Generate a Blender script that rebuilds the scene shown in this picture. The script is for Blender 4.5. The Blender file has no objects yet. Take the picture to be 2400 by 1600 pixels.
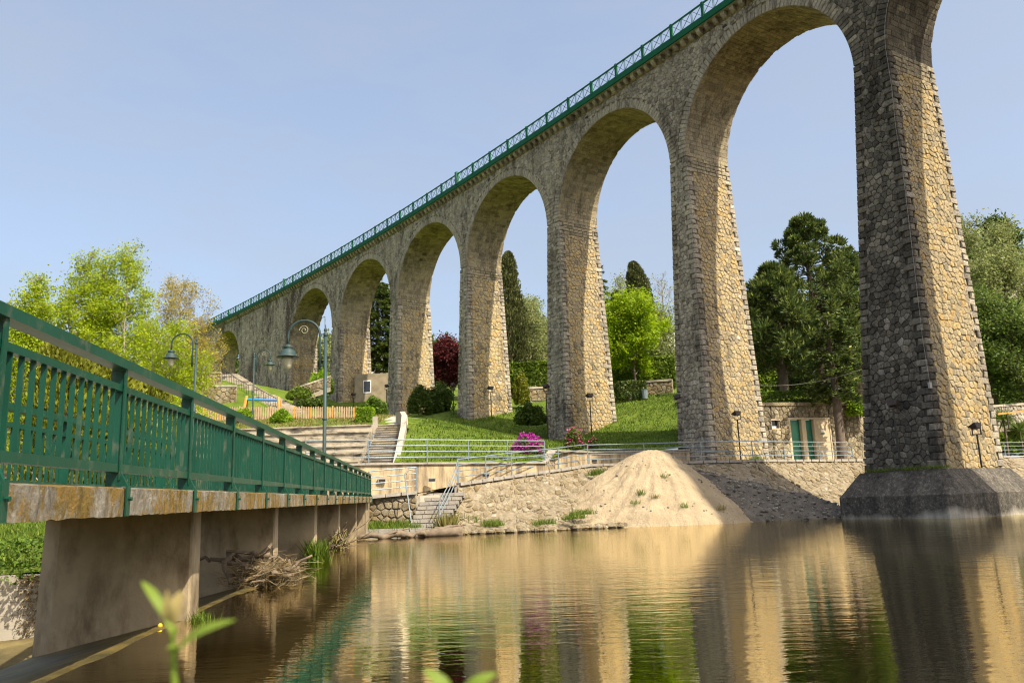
import bpy, math, random
import numpy as np
from mathutils import Vector, Matrix

random.seed(7)
rng = np.random.default_rng(7)
R_ = math.radians
sc = bpy.context.scene
COL = sc.collection

# ------------------------------------------------------------------ camera
CAMZ, FPX, PITCH, ROLL = 1.26, 1914.5, 0.1982, 0.0347
_f0 = Vector((0, math.cos(PITCH), math.sin(PITCH)))
_u0 = Vector((0, -math.sin(PITCH), math.cos(PITCH)))
_r0 = Vector((1, 0, 0))
_rt = _r0 * math.cos(ROLL) - _u0 * math.sin(ROLL)
_up = _r0 * math.sin(ROLL) + _u0 * math.cos(ROLL)
cd = bpy.data.cameras.new('camera')
cam = bpy.data.objects.new('camera', cd)
COL.objects.link(cam)
M = Matrix.Identity(4)
for i in range(3):
    M[i][0], M[i][1], M[i][2] = _rt[i], _up[i], -_f0[i]
M[2][3] = CAMZ
cam.matrix_world = M
cd.sensor_width = 36.0
cd.lens = 36.0 * FPX / 2400.0
cd.clip_start, cd.clip_end = 0.05, 4000.0
cd.dof.use_dof = True
cd.dof.focus_distance = 18.0
cd.dof.aperture_fstop = 5.0
sc.camera = cam

# ------------------------------------------------------------------ light
AZ = (0.7071, -0.7071)         # towards the sun, on the ground
EL = R_(49)
SUNV = Vector((AZ[0] * math.cos(EL), AZ[1] * math.cos(EL), math.sin(EL))).normalized()
w = bpy.data.worlds.new('World')
sc.world = w
w.use_nodes = True
nt = w.node_tree
bg = nt.nodes['Background']
sky = nt.nodes.new('ShaderNodeTexSky')
sky.sky_type = 'NISHITA'
sky.sun_disc = False
sky.sun_elevation = EL
sky.sun_rotation = math.atan2(AZ[0], AZ[1])
sky.altitude = 200
sky.air_density = 1.0
sky.dust_density = 6.5
sky.ozone_density = 0.6
# thin, even high haze over the whole sky
tc = nt.nodes.new('ShaderNodeTexCoord')
mp = nt.nodes.new('ShaderNodeMapping'); mp.inputs['Scale'].default_value = (1.0, 1.6, 3.2)
nz = nt.nodes.new('ShaderNodeTexNoise'); nz.inputs['Scale'].default_value = 1.7; nz.inputs['Detail'].default_value = 6; nz.inputs['Roughness'].default_value = 0.6
rp = nt.nodes.new('ShaderNodeValToRGB')
rp.color_ramp.elements[0].position = 0.40; rp.color_ramp.elements[0].color = (0.30, 0.30, 0.30, 1)
rp.color_ramp.elements[1].position = 0.75; rp.color_ramp.elements[1].color = (0.75, 0.75, 0.75, 1)
mxs = nt.nodes.new('ShaderNodeMix'); mxs.data_type = 'RGBA'
mxs.inputs[7].default_value = (1.68, 1.86, 2.14, 1)
nt.links.new(tc.outputs['Generated'], mp.inputs[0]); nt.links.new(mp.outputs[0], nz.inputs['Vector']); nt.links.new(nz.outputs['Fac'], rp.inputs[0])
nt.links.new(rp.outputs[0], mxs.inputs[0]); nt.links.new(sky.outputs[0], mxs.inputs[6])
nt.links.new(mxs.outputs[2], bg.inputs[0])
bg.inputs[1].default_value = 0.15
sd = bpy.data.lights.new('sun', 'SUN')
sd.energy = 3.9
sd.angle = R_(0.53)
sd.color = (1.0, 0.90, 0.72)
sun = bpy.data.objects.new('sun', sd)
COL.objects.link(sun)
sun.rotation_euler = (-SUNV).to_track_quat('-Z', 'Y').to_euler()
sun.location = (40, -40, 80)
sc.view_settings.view_transform = 'Standard'
sc.view_settings.look = 'None'
sc.view_settings.gamma = 1.0
sc.view_settings.use_curve_mapping = False
sc.view_settings.exposure = 1.05
sc.render.engine = 'CYCLES'
sc.cycles.use_denoising = True
try:
    sc.cycles.denoiser = 'OPENIMAGEDENOISE'
except Exception:
    pass
sc.cycles.filter_width = 1.15
sc.cycles.max_bounces = 6
sc.cycles.diffuse_bounces = 3
sc.cycles.glossy_bounces = 3
sc.cycles.transmission_bounces = 3
sc.cycles.transparent_max_bounces = 8
sc.cycles.caustics_reflective = False
sc.cycles.caustics_refractive = False
sc.cycles.sample_clamp_indirect = 6.0

# ------------------------------------------------------------------ placing: a point of the photograph at a known depth or height
def ray(x, y):
    u = (x - 1200.0) / FPX
    v = (800.0 - y) / FPX
    return _f0 + _rt * u + _up * v

def at(x, y, Y):
    d = ray(x, y)
    d = d * (Y / d.y)
    return Vector((d.x, d.y, d.z + CAMZ))

def atz(x, y, z):
    d = ray(x, y)
    d = d * ((z - CAMZ) / d.z)
    return Vector((d.x, d.y, d.z + CAMZ))

# ------------------------------------------------------------------ materials
def mk(name):
    m = bpy.data.materials.new(name)
    m.use_nodes = True
    n = m.node_tree
    b = n.nodes['Principled BSDF']
    return m, n, b

class NT:
    """small helper for node building"""
    def __init__(s, n):
        s.n = n
    def add(s, t, **kw):
        x = s.n.nodes.new(t)
        for k, v in kw.items():
            setattr(x, k, v)
        return x
    def link(s, a, b):
        s.n.links.new(a, b)
    def pos(s):
        g = s.add('ShaderNodeNewGeometry')
        return g.outputs['Position']
    def mapping(s, vec, scale):
        mp = s.add('ShaderNodeMapping')
        mp.inputs['Scale'].default_value = scale
        s.link(vec, mp.inputs['Vector'])
        return mp.outputs[0]
    def noise(s, vec, scale, detail=4, rough=0.55):
        t = s.add('ShaderNodeTexNoise')
        t.inputs['Scale'].default_value = scale
        t.inputs['Detail'].default_value = detail
        t.inputs['Roughness'].default_value = rough
        s.link(vec, t.inputs['Vector'])
        return t.outputs['Fac']
    def ramp(s, fac, stops, interp='LINEAR'):
        r = s.add('ShaderNodeValToRGB')
        r.color_ramp.interpolation = interp
        e = r.color_ramp.elements
        while len(e) < len(stops):
            e.new(0.5)
        for i, (p, c) in enumerate(stops):
            e[i].position = p
            e[i].color = (c[0], c[1], c[2], 1) if not isinstance(c, (int, float)) else (c, c, c, 1)
        s.link(fac, r.inputs[0])
        return r.outputs[0]
    def mix(s, fac, a, b, mode='MIX'):
        x = s.add('ShaderNodeMix', data_type='RGBA', blend_type=mode)
        if isinstance(fac, (int, float)):
            x.inputs[0].default_value = fac
        else:
            s.link(fac, x.inputs[0])
        for k, v in ((6, a), (7, b)):
            if isinstance(v, tuple):
                x.inputs[k].default_value = (v[0], v[1], v[2], 1)
            else:
                s.link(v, x.inputs[k])
        return x.outputs[2]
    def bump(s, h, strength, dist, normal=None):
        x = s.add('ShaderNodeBump')
        x.inputs['Strength'].default_value = strength
        x.inputs['Distance'].default_value = dist
        s.link(h, x.inputs['Height'])
        if normal is not None:
            s.link(normal, x.inputs['Normal'])
        return x.outputs[0]
    def math(s, op, a, b=0.5):
        x = s.add('ShaderNodeMath', operation=op)
        for k, v in ((0, a), (1, b)):
            if isinstance(v, (int, float)):
                x.inputs[k].default_value = v
            else:
                s.link(v, x.inputs[k])
        return x.outputs[0]

def simple(name, col, rough=0.7, metal=0.0, var=0.25, scale=3.0, bump=0.0, bscale=30.0, dark=None, dscale=(1, 1, 0.25), damt=(0.5, 0.7), spec=0.3):
    """base colour with soft mottling, optional streaky dirt and fine relief"""
    m, n, b = mk(name)
    t = NT(n)
    p = t.pos()
    f = t.noise(p, scale, 5)
    c = t.ramp(f, [(0.25, tuple(v * (1 - var) for v in col)), (0.75, tuple(min(1, v * (1 + var)) for v in col))])
    if dark is not None:
        df = t.noise(t.mapping(p, dscale), 1.0, 6, 0.65)
        c = t.mix(t.ramp(df, [(damt[0], 0.0), (damt[1], 1.0)]), c, dark)
    t.link(c, b.inputs['Base Color'])
    b.inputs['Roughness'].default_value = rough
    b.inputs['Metallic'].default_value = metal
    b.inputs['Specular IOR Level'].default_value = spec
    if bump:
        t.link(t.bump(t.noise(p, bscale, 4), bump, 0.02), b.inputs['Normal'])
    return m

def rubble(name, stops, lich=(0.5, 0.62), lcol=(0.035, 0.03, 0.026), lscale=0.35, lstr=0.8, bump=0.5, white=0.0, moss=None):
    """stone: each piece its own tint (vertex attribute), grain, lichen blotches"""
    m, n, b = mk(name)
    t = NT(n)
    a = t.add('ShaderNodeAttribute', attribute_name='tint')
    p = t.pos()
    c = t.ramp(a.outputs['Fac'], stops)
    g = t.noise(p, 9.0, 6, 0.7)
    c = t.mix(1.0, c, t.ramp(g, [(0.3, (0.55, 0.55, 0.56)), (0.7, (1.22, 1.2, 1.15))]), 'MULTIPLY')
    c = t.mix(1.0, c, t.ramp(t.noise(p, 38.0, 4, 0.8), [(0.3, (0.70, 0.70, 0.70)), (0.7, (1.2, 1.2, 1.18))]), 'MULTIPLY')
    l = t.noise(t.mapping(p, (lscale * 1.3, lscale * 1.3, lscale * 0.55)), 1.0, 7, 0.72)
    sp = t.noise(p, 3.5, 5, 0.7)
    lf = t.math('ADD', t.math('MULTIPLY', l, 0.72), t.math('MULTIPLY', sp, 0.28))
    lf = t.math('MULTIPLY', t.ramp(lf, [(lich[0], 0.0), (lich[1], 1.0)]), lstr)
    c = t.mix(lf, c, lcol)
    # rain streaks and pale lime runs down the face
    st = t.noise(t.mapping(p, (1.5, 1.5, 0.11)), 1.0, 5, 0.65)
    c = t.mix(1.0, c, t.ramp(st, [(0.36, (1.12, 1.11, 1.08)), (0.52, (1.0, 1.0, 1.0)), (0.70, (0.62, 0.60, 0.57))]), 'MULTIPLY')
    if white:
        wf = t.ramp(t.noise(p, 2.3, 6, 0.75), [(0.66, 0.0), (0.72, white)])
        c = t.mix(wf, c, (0.5, 0.48, 0.44))
    if moss:
        mf = t.ramp(t.noise(p, 0.9, 6, 0.7), [(moss[0], 0.0), (moss[0] + 0.1, moss[1])])
        c = t.mix(mf, c, (0.10, 0.085, 0.02))
    t.link(c, b.inputs['Base Color'])
    b.inputs['Roughness'].default_value = 0.92
    b.inputs['Specular IOR Level'].default_value = 0.15
    h = t.math('ADD', t.noise(p, 11.0, 6, 0.75), t.math('MULTIPLY', t.noise(p, 40.0, 3), 0.5))
    t.link(t.bump(h, min(1.0, bump * 1.8), 0.07), b.inputs['Normal'])
    return m

def leafmat(name, c0, c1, trans=0.45, rough=0.55, c2=None):
    m, n, b = mk(name)
    t = NT(n)
    g = t.add('ShaderNodeNewGeometry')
    r = g.outputs['Random Per Island']
    st = [(0.0, c0), (0.75, c1)] + ([(1.0, c2)] if c2 else [])
    c = t.ramp(r, st)
    big = t.noise(g.outputs['Position'], 0.8, 3)
    c = t.mix(1.0, c, t.ramp(big, [(0.3, (0.72, 0.76, 0.7)), (0.7, (1.2, 1.15, 1.1))]), 'MULTIPLY')
    t.link(c, b.inputs['Base Color'])
    b.inputs['Roughness'].default_value = rough
    b.inputs['Specular IOR Level'].default_value = 0.25
    tr = t.add('ShaderNodeBsdfTranslucent')
    t.link(c, tr.inputs['Color'])
    mx = t.add('ShaderNodeMixShader')
    mx.inputs[0].default_value = trans
    t.link(b.outputs[0], mx.inputs[1])
    t.link(tr.outputs[0], mx.inputs[2])
    t.link(mx.outputs[0], n.nodes['Material Output'].inputs['Surface'])
    return m

GOLD = [(0.0, (0.17, 0.143, 0.105)), (0.12, (0.31, 0.265, 0.19)), (0.35, (0.425, 0.355, 0.235)), (0.62, (0.49, 0.395, 0.235)), (0.84, (0.50, 0.375, 0.185)), (0.93, (0.47, 0.32, 0.15)), (0.965, (0.47, 0.38, 0.25)), (1.0, (0.68, 0.64, 0.57))]
GREY = [(0.0, (0.21, 0.19, 0.16)), (0.25, (0.35, 0.315, 0.26)), (0.6, (0.45, 0.405, 0.33)), (0.9, (0.50, 0.445, 0.345)), (1.0, (0.60, 0.57, 0.51))]
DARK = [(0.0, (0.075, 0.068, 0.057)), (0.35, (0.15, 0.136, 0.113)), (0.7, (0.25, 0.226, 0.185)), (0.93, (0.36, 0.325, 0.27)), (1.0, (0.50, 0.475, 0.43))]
MT = {}
MT['gold'] = rubble('rubble_gold', GOLD, lich=(0.56, 0.66), lstr=0.55)
MT['grey'] = rubble('rubble_grey', GREY, lich=(0.50, 0.62), lstr=0.72, lcol=(0.045, 0.034, 0.028), white=0.5)
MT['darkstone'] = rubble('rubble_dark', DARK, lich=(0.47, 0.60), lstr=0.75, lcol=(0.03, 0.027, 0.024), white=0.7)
MT['brownlichen'] = rubble('rubble_brown_lichen', GREY, lich=(0.49, 0.57), lstr=0.88, lcol=(0.075, 0.053, 0.043), lscale=0.22, white=0.55)
MT['greymoss'] = rubble('rubble_grey_moss', GREY, lich=(0.48, 0.60), lstr=0.75, lcol=(0.04, 0.033, 0.028), white=0.7, moss=(0.60, 0.8))
MT['soffit'] = rubble('soffit_ashlar', [(0.0, (0.24, 0.20, 0.13)), (0.5, (0.38, 0.315, 0.195)), (1.0, (0.50, 0.42, 0.26))], lich=(0.50, 0.62), lstr=0.75, lscale=0.25, lcol=(0.04, 0.03, 0.022))
MT['ashlar'] = rubble('springing_ashlar', [(0.0, (0.25, 0.215, 0.155)), (0.4, (0.37, 0.32, 0.225)), (0.8, (0.45, 0.38, 0.255)), (1.0, (0.48, 0.38, 0.22))], lich=(0.50, 0.62), lstr=0.7, lscale=0.3, lcol=(0.045, 0.036, 0.027))
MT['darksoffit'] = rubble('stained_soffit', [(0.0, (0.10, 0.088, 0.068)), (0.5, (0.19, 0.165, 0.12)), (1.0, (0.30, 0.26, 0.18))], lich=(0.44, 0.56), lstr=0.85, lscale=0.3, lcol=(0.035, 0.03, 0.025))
MT['embank'] = rubble('embankment_stone', [(0.0, (0.20, 0.17, 0.12)), (0.5, (0.31, 0.265, 0.185)), (0.9, (0.40, 0.35, 0.265)), (1.0, (0.52, 0.48, 0.40))], lich=(0.44, 0.60), lstr=0.75, lcol=(0.155, 0.105, 0.04), lscale=1.1)
MT['mortar'] = simple('mortar', (0.27, 0.232, 0.175), 0.95, bump=0.4)
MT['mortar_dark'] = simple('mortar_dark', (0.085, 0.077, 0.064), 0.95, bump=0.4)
MT['earth'] = simple('earth_joint', (0.20, 0.163, 0.108), 0.95, var=0.5, scale=5, bump=0.9)
MT['green'] = simple('green_paint', (0.003, 0.046, 0.027), 0.42, var=0.22, scale=1.6, spec=0.35, bump=0.08, bscale=60, dark=(0.07, 0.085, 0.06), dscale=(5, 5, 2.5), damt=(0.55, 0.72))
MT['vgreen'] = simple('green_ironwork', (0.004, 0.095, 0.042), 0.6, var=0.15, scale=2.0, spec=0.15)
MT['greenlight'] = simple('green_paint_light', (0.010, 0.115, 0.062), 0.4, var=0.10, spec=0.5)
MT['bluegreen'] = simple('lamp_paint', (0.030, 0.055, 0.056), 0.5, var=0.15, spec=0.25, dark=(0.16, 0.17, 0.14), dscale=(3, 3, 3), damt=(0.62, 0.75))
MT['railgrey'] = simple('railing_paint', (0.22, 0.27, 0.30), 0.4, metal=0.3, var=0.15, scale=8, dark=(0.20, 0.11, 0.05), dscale=(2, 2, 2), damt=(0.60, 0.72))
MT['concrete'] = simple('concrete', (0.37, 0.33, 0.265), 0.9, var=0.18, scale=1.2, bump=0.25, dark=(0.12, 0.10, 0.075), dscale=(1.4, 1.4, 0.35), damt=(0.55, 0.72))
MT['pierconcrete'] = simple('pier_concrete', (0.38, 0.305, 0.195), 0.9, var=0.28, scale=1.6, bump=0.35, bscale=12, dark=(0.10, 0.068, 0.035), dscale=(1.6, 1.6, 0.7), damt=(0.46, 0.70))
MT['plaster'] = simple('yellow_plaster', (0.43, 0.34, 0.205), 0.9, var=0.2, scale=1.0, bump=0.2, dark=(0.17, 0.13, 0.085), dscale=(2.6, 2.6, 0.4), damt=(0.42, 0.62))
MT['stepstone'] = simple('step_granite', (0.37, 0.325, 0.245), 0.9, var=0.25, scale=1.5, bump=0.3, dark=(0.085, 0.075, 0.06), dscale=(0.8, 0.8, 2.2), damt=(0.50, 0.64))
MT['graystep'] = simple('grey_granite', (0.30, 0.275, 0.235), 0.9, var=0.25, scale=4, bump=0.3)
MT['paving'] = simple('paving', (0.38, 0.34, 0.27), 0.9, var=0.2, scale=3, bump=0.3)
MT['tanwall'] = simple('tan_stone_wall', (0.27, 0.22, 0.145), 0.9, var=0.3, scale=1.2, bump=0.5, bscale=4)
MT['lampglass'] = simple('lamp_globe', (0.42, 0.40, 0.28), 0.25, var=0.1, spec=0.5)
MT['yellow'] = simple('yellow_plastic', (0.62, 0.42, 0.02), 0.5, var=0.1)
MT['black'] = simple('black_metal', (0.02, 0.021, 0.023), 0.45, var=0.2)
MT['rustlamp'] = simple('rusty_housing', (0.045, 0.032, 0.026), 0.6, var=0.4, scale=9)
MT['wood'] = simple('fence_wood', (0.40, 0.285, 0.18), 0.8, var=0.3, scale=2.5, bump=0.2)
MT['drift'] = simple('driftwood', (0.17, 0.13, 0.09), 0.9, var=0.35, scale=5, bump=0.6, bscale=14)
MT['bark'] = simple('bark', (0.13, 0.10, 0.075), 0.95, var=0.35, scale=4, bump=0.6, bscale=18)
MT['barklight'] = simple('bark_light', (0.27, 0.235, 0.185), 0.95, var=0.3, scale=3, bump=0.4)
MT['twig'] = simple('twig', (0.15, 0.125, 0.095), 0.95, var=0.3)
MT['blue'] = simple('blue_paint', (0.02, 0.22, 0.72), 0.4, var=0.08)
MT['orange'] = simple('orange_wood', (0.55, 0.27, 0.06), 0.6, var=0.2)
MT['white'] = simple('white_paint', (0.72, 0.71, 0.68), 0.6, var=0.06)
MT['roof'] = simple('roof_tile', (0.50, 0.16, 0.06), 0.8, var=0.25, scale=3)
MT['door'] = simple('door_green', (0.012, 0.14, 0.085), 0.45, var=0.15, scale=1.5, spec=0.4)
MT['doorframe'] = simple('door_surround', (0.52, 0.42, 0.27), 0.85, var=0.1, dark=(0.2, 0.16, 0.1), damt=(0.6, 0.72))
MT['glassdark'] = simple('window_glass', (0.02, 0.022, 0.024), 0.12, var=0.1, spec=0.6)
MT['wire'] = simple('cable_grey', (0.30, 0.285, 0.26), 0.6, var=0.1)
MT['sandm'] = None

def sandmat():
    m, n, b = mk('sand')
    t = NT(n)
    p = t.pos()
    c = t.ramp(t.noise(p, 1.1, 6, 0.65), [(0.3, (0.38, 0.30, 0.195)), (0.7, (0.51, 0.415, 0.275))])
    c = t.mix(1.0, c, t.ramp(t.noise(p, 26, 4, 0.8), [(0.3, (0.72, 0.72, 0.7)), (0.65, (1.08, 1.06, 1.04))]), 'MULTIPLY')
    t.link(c, b.inputs['Base Color'])
    b.inputs['Roughness'].default_value = 0.95
    b.inputs['Specular IOR Level'].default_value = 0.1
    h = t.math('ADD', t.noise(t.mapping(p, (1.6, 1.6, 0.7)), 2.2, 7, 0.72), t.math('MULTIPLY', t.noise(p, 22, 4, 0.7), 0.30))
    t.link(t.bump(h, 0.9, 0.20), b.inputs['Normal'])
    return m
MT['sandm'] = sandmat()
MT['gravelm'] = simple('dark_gravel', (0.13, 0.113, 0.09), 0.95, var=0.45, scale=1.5, bump=1.0, bscale=9)  # dark grey-brown tone with random mottling over the whole gravel mound
MT['rock'] = rubble('loose_rock', [(0.0, (0.13, 0.12, 0.10)), (0.6, (0.30, 0.28, 0.245)), (0.9, (0.44, 0.40, 0.33)), (1.0, (0.46, 0.30, 0.14))], lstr=0.3)

def plinthmat():
    m, n, b = mk('plinth_concrete')
    t = NT(n)
    p = t.pos()
    c = t.ramp(t.noise(p, 2.0, 6, 0.6), [(0.3, (0.34, 0.315, 0.265)), (0.7, (0.46, 0.43, 0.365))])
    sep = t.add('ShaderNodeSeparateXYZ')
    t.link(p, sep.inputs[0])
    e = t.math('ADD', sep.outputs['Z'], t.math('MULTIPLY', t.math('SUBTRACT', t.noise(t.mapping(p, (0.28, 0.28, 0.1)), 1.0, 6, 0.6), 0.5), -2.6))
    c = t.mix(t.ramp(t.math('MULTIPLY', e, 0.5), [(0.0, 0.0), (0.20, 1.0)]), c, t.ramp(t.noise(p, 6, 7, 0.85), [(0.36, (0.04, 0.037, 0.033)), (0.54, (0.115, 0.105, 0.09)), (0.62, (0.20, 0.185, 0.155)), (0.69, (0.42, 0.40, 0.35))]))
    c = t.mix(1.0, c, t.ramp(t.noise(t.mapping(p, (1.2, 1.2, 0.2)), 1.0, 6, 0.7), [(0.35, (1.25, 1.22, 1.15)), (0.65, (0.6, 0.6, 0.6))]), 'MULTIPLY')
    t.link(c, b.inputs['Base Color'])
    b.inputs['Roughness'].default_value = 0.95
    b.inputs['Specular IOR Level'].default_value = 0.15
    t.link(t.bump(t.noise(p, 12, 6, 0.7), 0.5, 0.06), b.inputs['Normal'])
    return m
MT['plinth'] = plinthmat()

def mossyslab():
    m, n, b = mk('mossy_slab')
    t = NT(n)
    p = t.pos()
    c = t.ramp(t.noise(p, 7, 7, 0.75), [(0.3, (0.13, 0.115, 0.09)), (0.55, (0.27, 0.245, 0.20)), (0.72, (0.42, 0.39, 0.335))])
    mf = t.math('ADD', t.math('MULTIPLY', t.noise(t.mapping(p, (2.6, 2.6, 1.6)), 1.0, 6, 0.7), 0.7), t.math('MULTIPLY', t.noise(p, 16, 5, 0.75), 0.3))
    mc = t.ramp(t.noise(p, 9.0, 6, 0.75), [(0.3, (0.075, 0.055, 0.016)), (0.5, (0.20, 0.135, 0.035)), (0.64, (0.29, 0.17, 0.04)), (0.76, (0.27, 0.095, 0.02))])
    c = t.mix(t.ramp(mf, [(0.45, 0.0), (0.53, 0.95)]), c, mc)
    dk = t.ramp(t.noise(t.mapping(p, (6, 6, 1.3)), 1.0, 6, 0.7), [(0.55, 0.0), (0.68, 0.65)])
    c = t.mix(dk, c, (0.05, 0.043, 0.035))
    t.link(c, b.inputs['Base Color'])
    b.inputs['Roughness'].default_value = 0.95
    b.inputs['Specular IOR Level'].default_value = 0.1
    h = t.math('ADD', t.noise(p, 34, 6, 0.8), t.math('MULTIPLY', mf, 1.2))
    t.link(t.bump(h, 1.0, 0.03), b.inputs['Normal'])
    return m
MT['mossslab'] = mossyslab()

def grassmat(name, a, bcol, dry):
    m, n, b = mk(name)
    t = NT(n)
    p = t.pos()
    c = t.ramp(t.noise(p, 0.5, 6, 0.65), [(0.3, a), (0.62, bcol), (0.78, dry)])
    c = t.mix(1.0, c, t.ramp(t.noise(p, 14, 5, 0.8), [(0.3, (0.6, 0.62, 0.6)), (0.7, (1.25, 1.22, 1.15))]), 'MULTIPLY')
    t.link(c, b.inputs['Base Color'])
    b.inputs['Roughness'].default_value = 0.9
    b.inputs['Specular IOR Level'].default_value = 0.15
    t.link(t.bump(t.noise(p, 9, 6, 0.8), 0.8, 0.12), b.inputs['Normal'])
    return m
MT['grass'] = grassmat('grass_ground', (0.065, 0.11, 0.012), (0.13, 0.185, 0.02), (0.21, 0.205, 0.06))
MT['blade'] = leafmat('grass_blade', (0.065, 0.125, 0.012), (0.155, 0.235, 0.022), 0.4, c2=(0.22, 0.235, 0.05))
MT['dryblade'] = leafmat('dry_blade', (0.16, 0.17, 0.04), (0.30, 0.26, 0.09), 0.4)
MT['bed'] = simple('river_bed', (0.15, 0.115, 0.045), 0.95, var=0.45, scale=1.3, bump=0.5, dark=(0.05, 0.042, 0.02), dscale=(0.5, 0.5, 0.5), damt=(0.45, 0.65))
MT['algae'] = simple('algae_apron', (0.115, 0.085, 0.025), 0.55, var=0.6, scale=2.5, bump=0.5, dark=(0.05, 0.042, 0.018), dscale=(1.8, 1.8, 1), damt=(0.42, 0.62))

def watermat(k=1.0):
    m, n, b = mk('river_water')
    n.nodes.remove(b)
    t = NT(n)
    p = t.pos()
    w1 = t.noise(t.mapping(p, (0.55, 2.0, 1)), 1.0, 2, 0.5)
    w2 = t.noise(t.mapping(p, (3.0, 8.5, 1)), 1.0, 3, 0.55)
    w3 = t.noise(t.mapping(p, (0.10, 0.09, 1)), 1.0, 2, 0.5)
    h = t.math('ADD', t.math('MULTIPLY', w1, 0.55), t.math('MULTIPLY', w2, 0.36))
    h = t.math('MULTIPLY', h, t.ramp(w3, [(0.32, 0.30), (0.62, 1.0)]))
    nb = t.bump(h, 0.165, 0.085)
    gl = t.add('ShaderNodeBsdfGlossy')
    gl.inputs['Roughness'].default_value = 0.0
    gl.inputs['Color'].default_value = (0.90, 0.83, 0.64, 1)
    t.link(nb, gl.inputs['Normal'])
    tr = t.add('ShaderNodeBsdfTransparent')
    tr.inputs['Color'].default_value = (0.60, 0.50, 0.30, 1)
    df = t.add('ShaderNodeBsdfDiffuse')
    df.inputs['Color'].default_value = (0.125, 0.112, 0.042, 1)
    mb = t.add('ShaderNodeMixShader')
    mb.inputs[0].default_value = 0.33
    t.link(tr.outputs[0], mb.inputs[1])
    t.link(df.outputs[0], mb.inputs[2])
    fr = t.add('ShaderNodeFresnel')
    fr.inputs['IOR'].default_value = 1.40
    t.link(nb, fr.inputs['Normal'])
    mx = t.add('ShaderNodeMixShader')
    t.link(fr.outputs[0], mx.inputs[0])
    t.link(mb.outputs[0], mx.inputs[1])
    t.link(gl.outputs[0], mx.inputs[2])
    t.link(mx.outputs[0], n.nodes['Material Output'].inputs['Surface'])
    return m
MT['water'] = watermat()

LM = {}
LM['spring'] = leafmat('leaf_spring_green', (0.23, 0.33, 0.014), (0.42, 0.51, 0.022), 0.55)
LM['lime'] = leafmat('leaf_lime', (0.19, 0.31, 0.010), (0.37, 0.49, 0.018), 0.55)
LM['olive'] = leafmat('leaf_yellow_brown', (0.30, 0.25, 0.05), (0.50, 0.42, 0.09), 0.5)
LM['mid'] = leafmat('leaf_mid_green', (0.06, 0.11, 0.018), (0.15, 0.21, 0.04), 0.4)
LM['pale'] = leafmat('leaf_pale_green', (0.17, 0.21, 0.07), (0.31, 0.34, 0.13), 0.45)
LM['dark'] = leafmat('needle_dark', (0.035, 0.065, 0.018), (0.11, 0.16, 0.04), 0.3, c2=(0.27, 0.30, 0.06))
LM['cypress'] = leafmat('needle_cypress', (0.04, 0.055, 0.018), (0.115, 0.125, 0.04), 0.25)
LM['gold'] = leafmat('needle_golden', (0.10, 0.12, 0.012), (0.27, 0.285, 0.03), 0.35)
LM['red'] = leafmat('leaf_plum_red', (0.05, 0.012, 0.014), (0.15, 0.028, 0.032), 0.35)
LM['shrub'] = leafmat('leaf_shrub', (0.035, 0.07, 0.012), (0.11, 0.165, 0.025), 0.35)
LM['hedge'] = leafmat('leaf_hedge', (0.05, 0.105, 0.012), (0.15, 0.24, 0.03), 0.4)
LM['bright'] = leafmat('leaf_bright_shrub', (0.13, 0.25, 0.012), (0.28, 0.42, 0.025), 0.5)
LM['ivy'] = leafmat('leaf_ivy', (0.07, 0.13, 0.014), (0.20, 0.28, 0.03), 0.4)
LM['magenta'] = leafmat('azalea_flower', (0.30, 0.015, 0.24), (0.58, 0.05, 0.46), 0.4)
LM['pink'] = leafmat('pink_flower', (0.55, 0.03, 0.20), (0.75, 0.12, 0.34), 0.4)
LM['seed'] = leafmat('seedling_leaf', (0.15, 0.24, 0.03), (0.24, 0.33, 0.05), 0.5)
LM['bud'] = leafmat('seedling_bud', (0.34, 0.24, 0.10), (0.36, 0.30, 0.12), 0.5)
LM['straw'] = leafmat('dead_straw', (0.12, 0.088, 0.045), (0.27, 0.205, 0.11), 0.2)

# ------------------------------------------------------------------ mesh building
OFFS = {}
def off_of(o):
    return OFFS.get(o.name, Vector((0, 0, 0))) if o is not None else Vector((0, 0, 0))

def np_mesh(name, V, F, mat, tint=None, smooth=False):
    """V (n,3), F (m,k) all the same k"""
    me = bpy.data.meshes.new(name)
    V = np.asarray(V, np.float32)
    F = np.asarray(F, np.int32)
    k = F.shape[1]
    me.vertices.add(len(V))
    me.vertices.foreach_set('co', V.ravel())
    me.loops.add(F.size)
    me.loops.foreach_set('vertex_index', F.ravel())
    me.polygons.add(len(F))
    me.polygons.foreach_set('loop_start', np.arange(0, F.size, k, dtype=np.int32))
    me.polygons.foreach_set('loop_total', np.full(len(F), k, np.int32))
    if smooth:
        me.polygons.foreach_set('use_smooth', np.ones(len(F), bool))
    me.update(calc_edges=True)
    if tint is not None:
        a = me.attributes.new('tint', 'FLOAT', 'POINT')
        a.data.foreach_set('value', np.asarray(tint, np.float32))
    if mat is not None:
        me.materials.append(mat)
    return me

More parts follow.
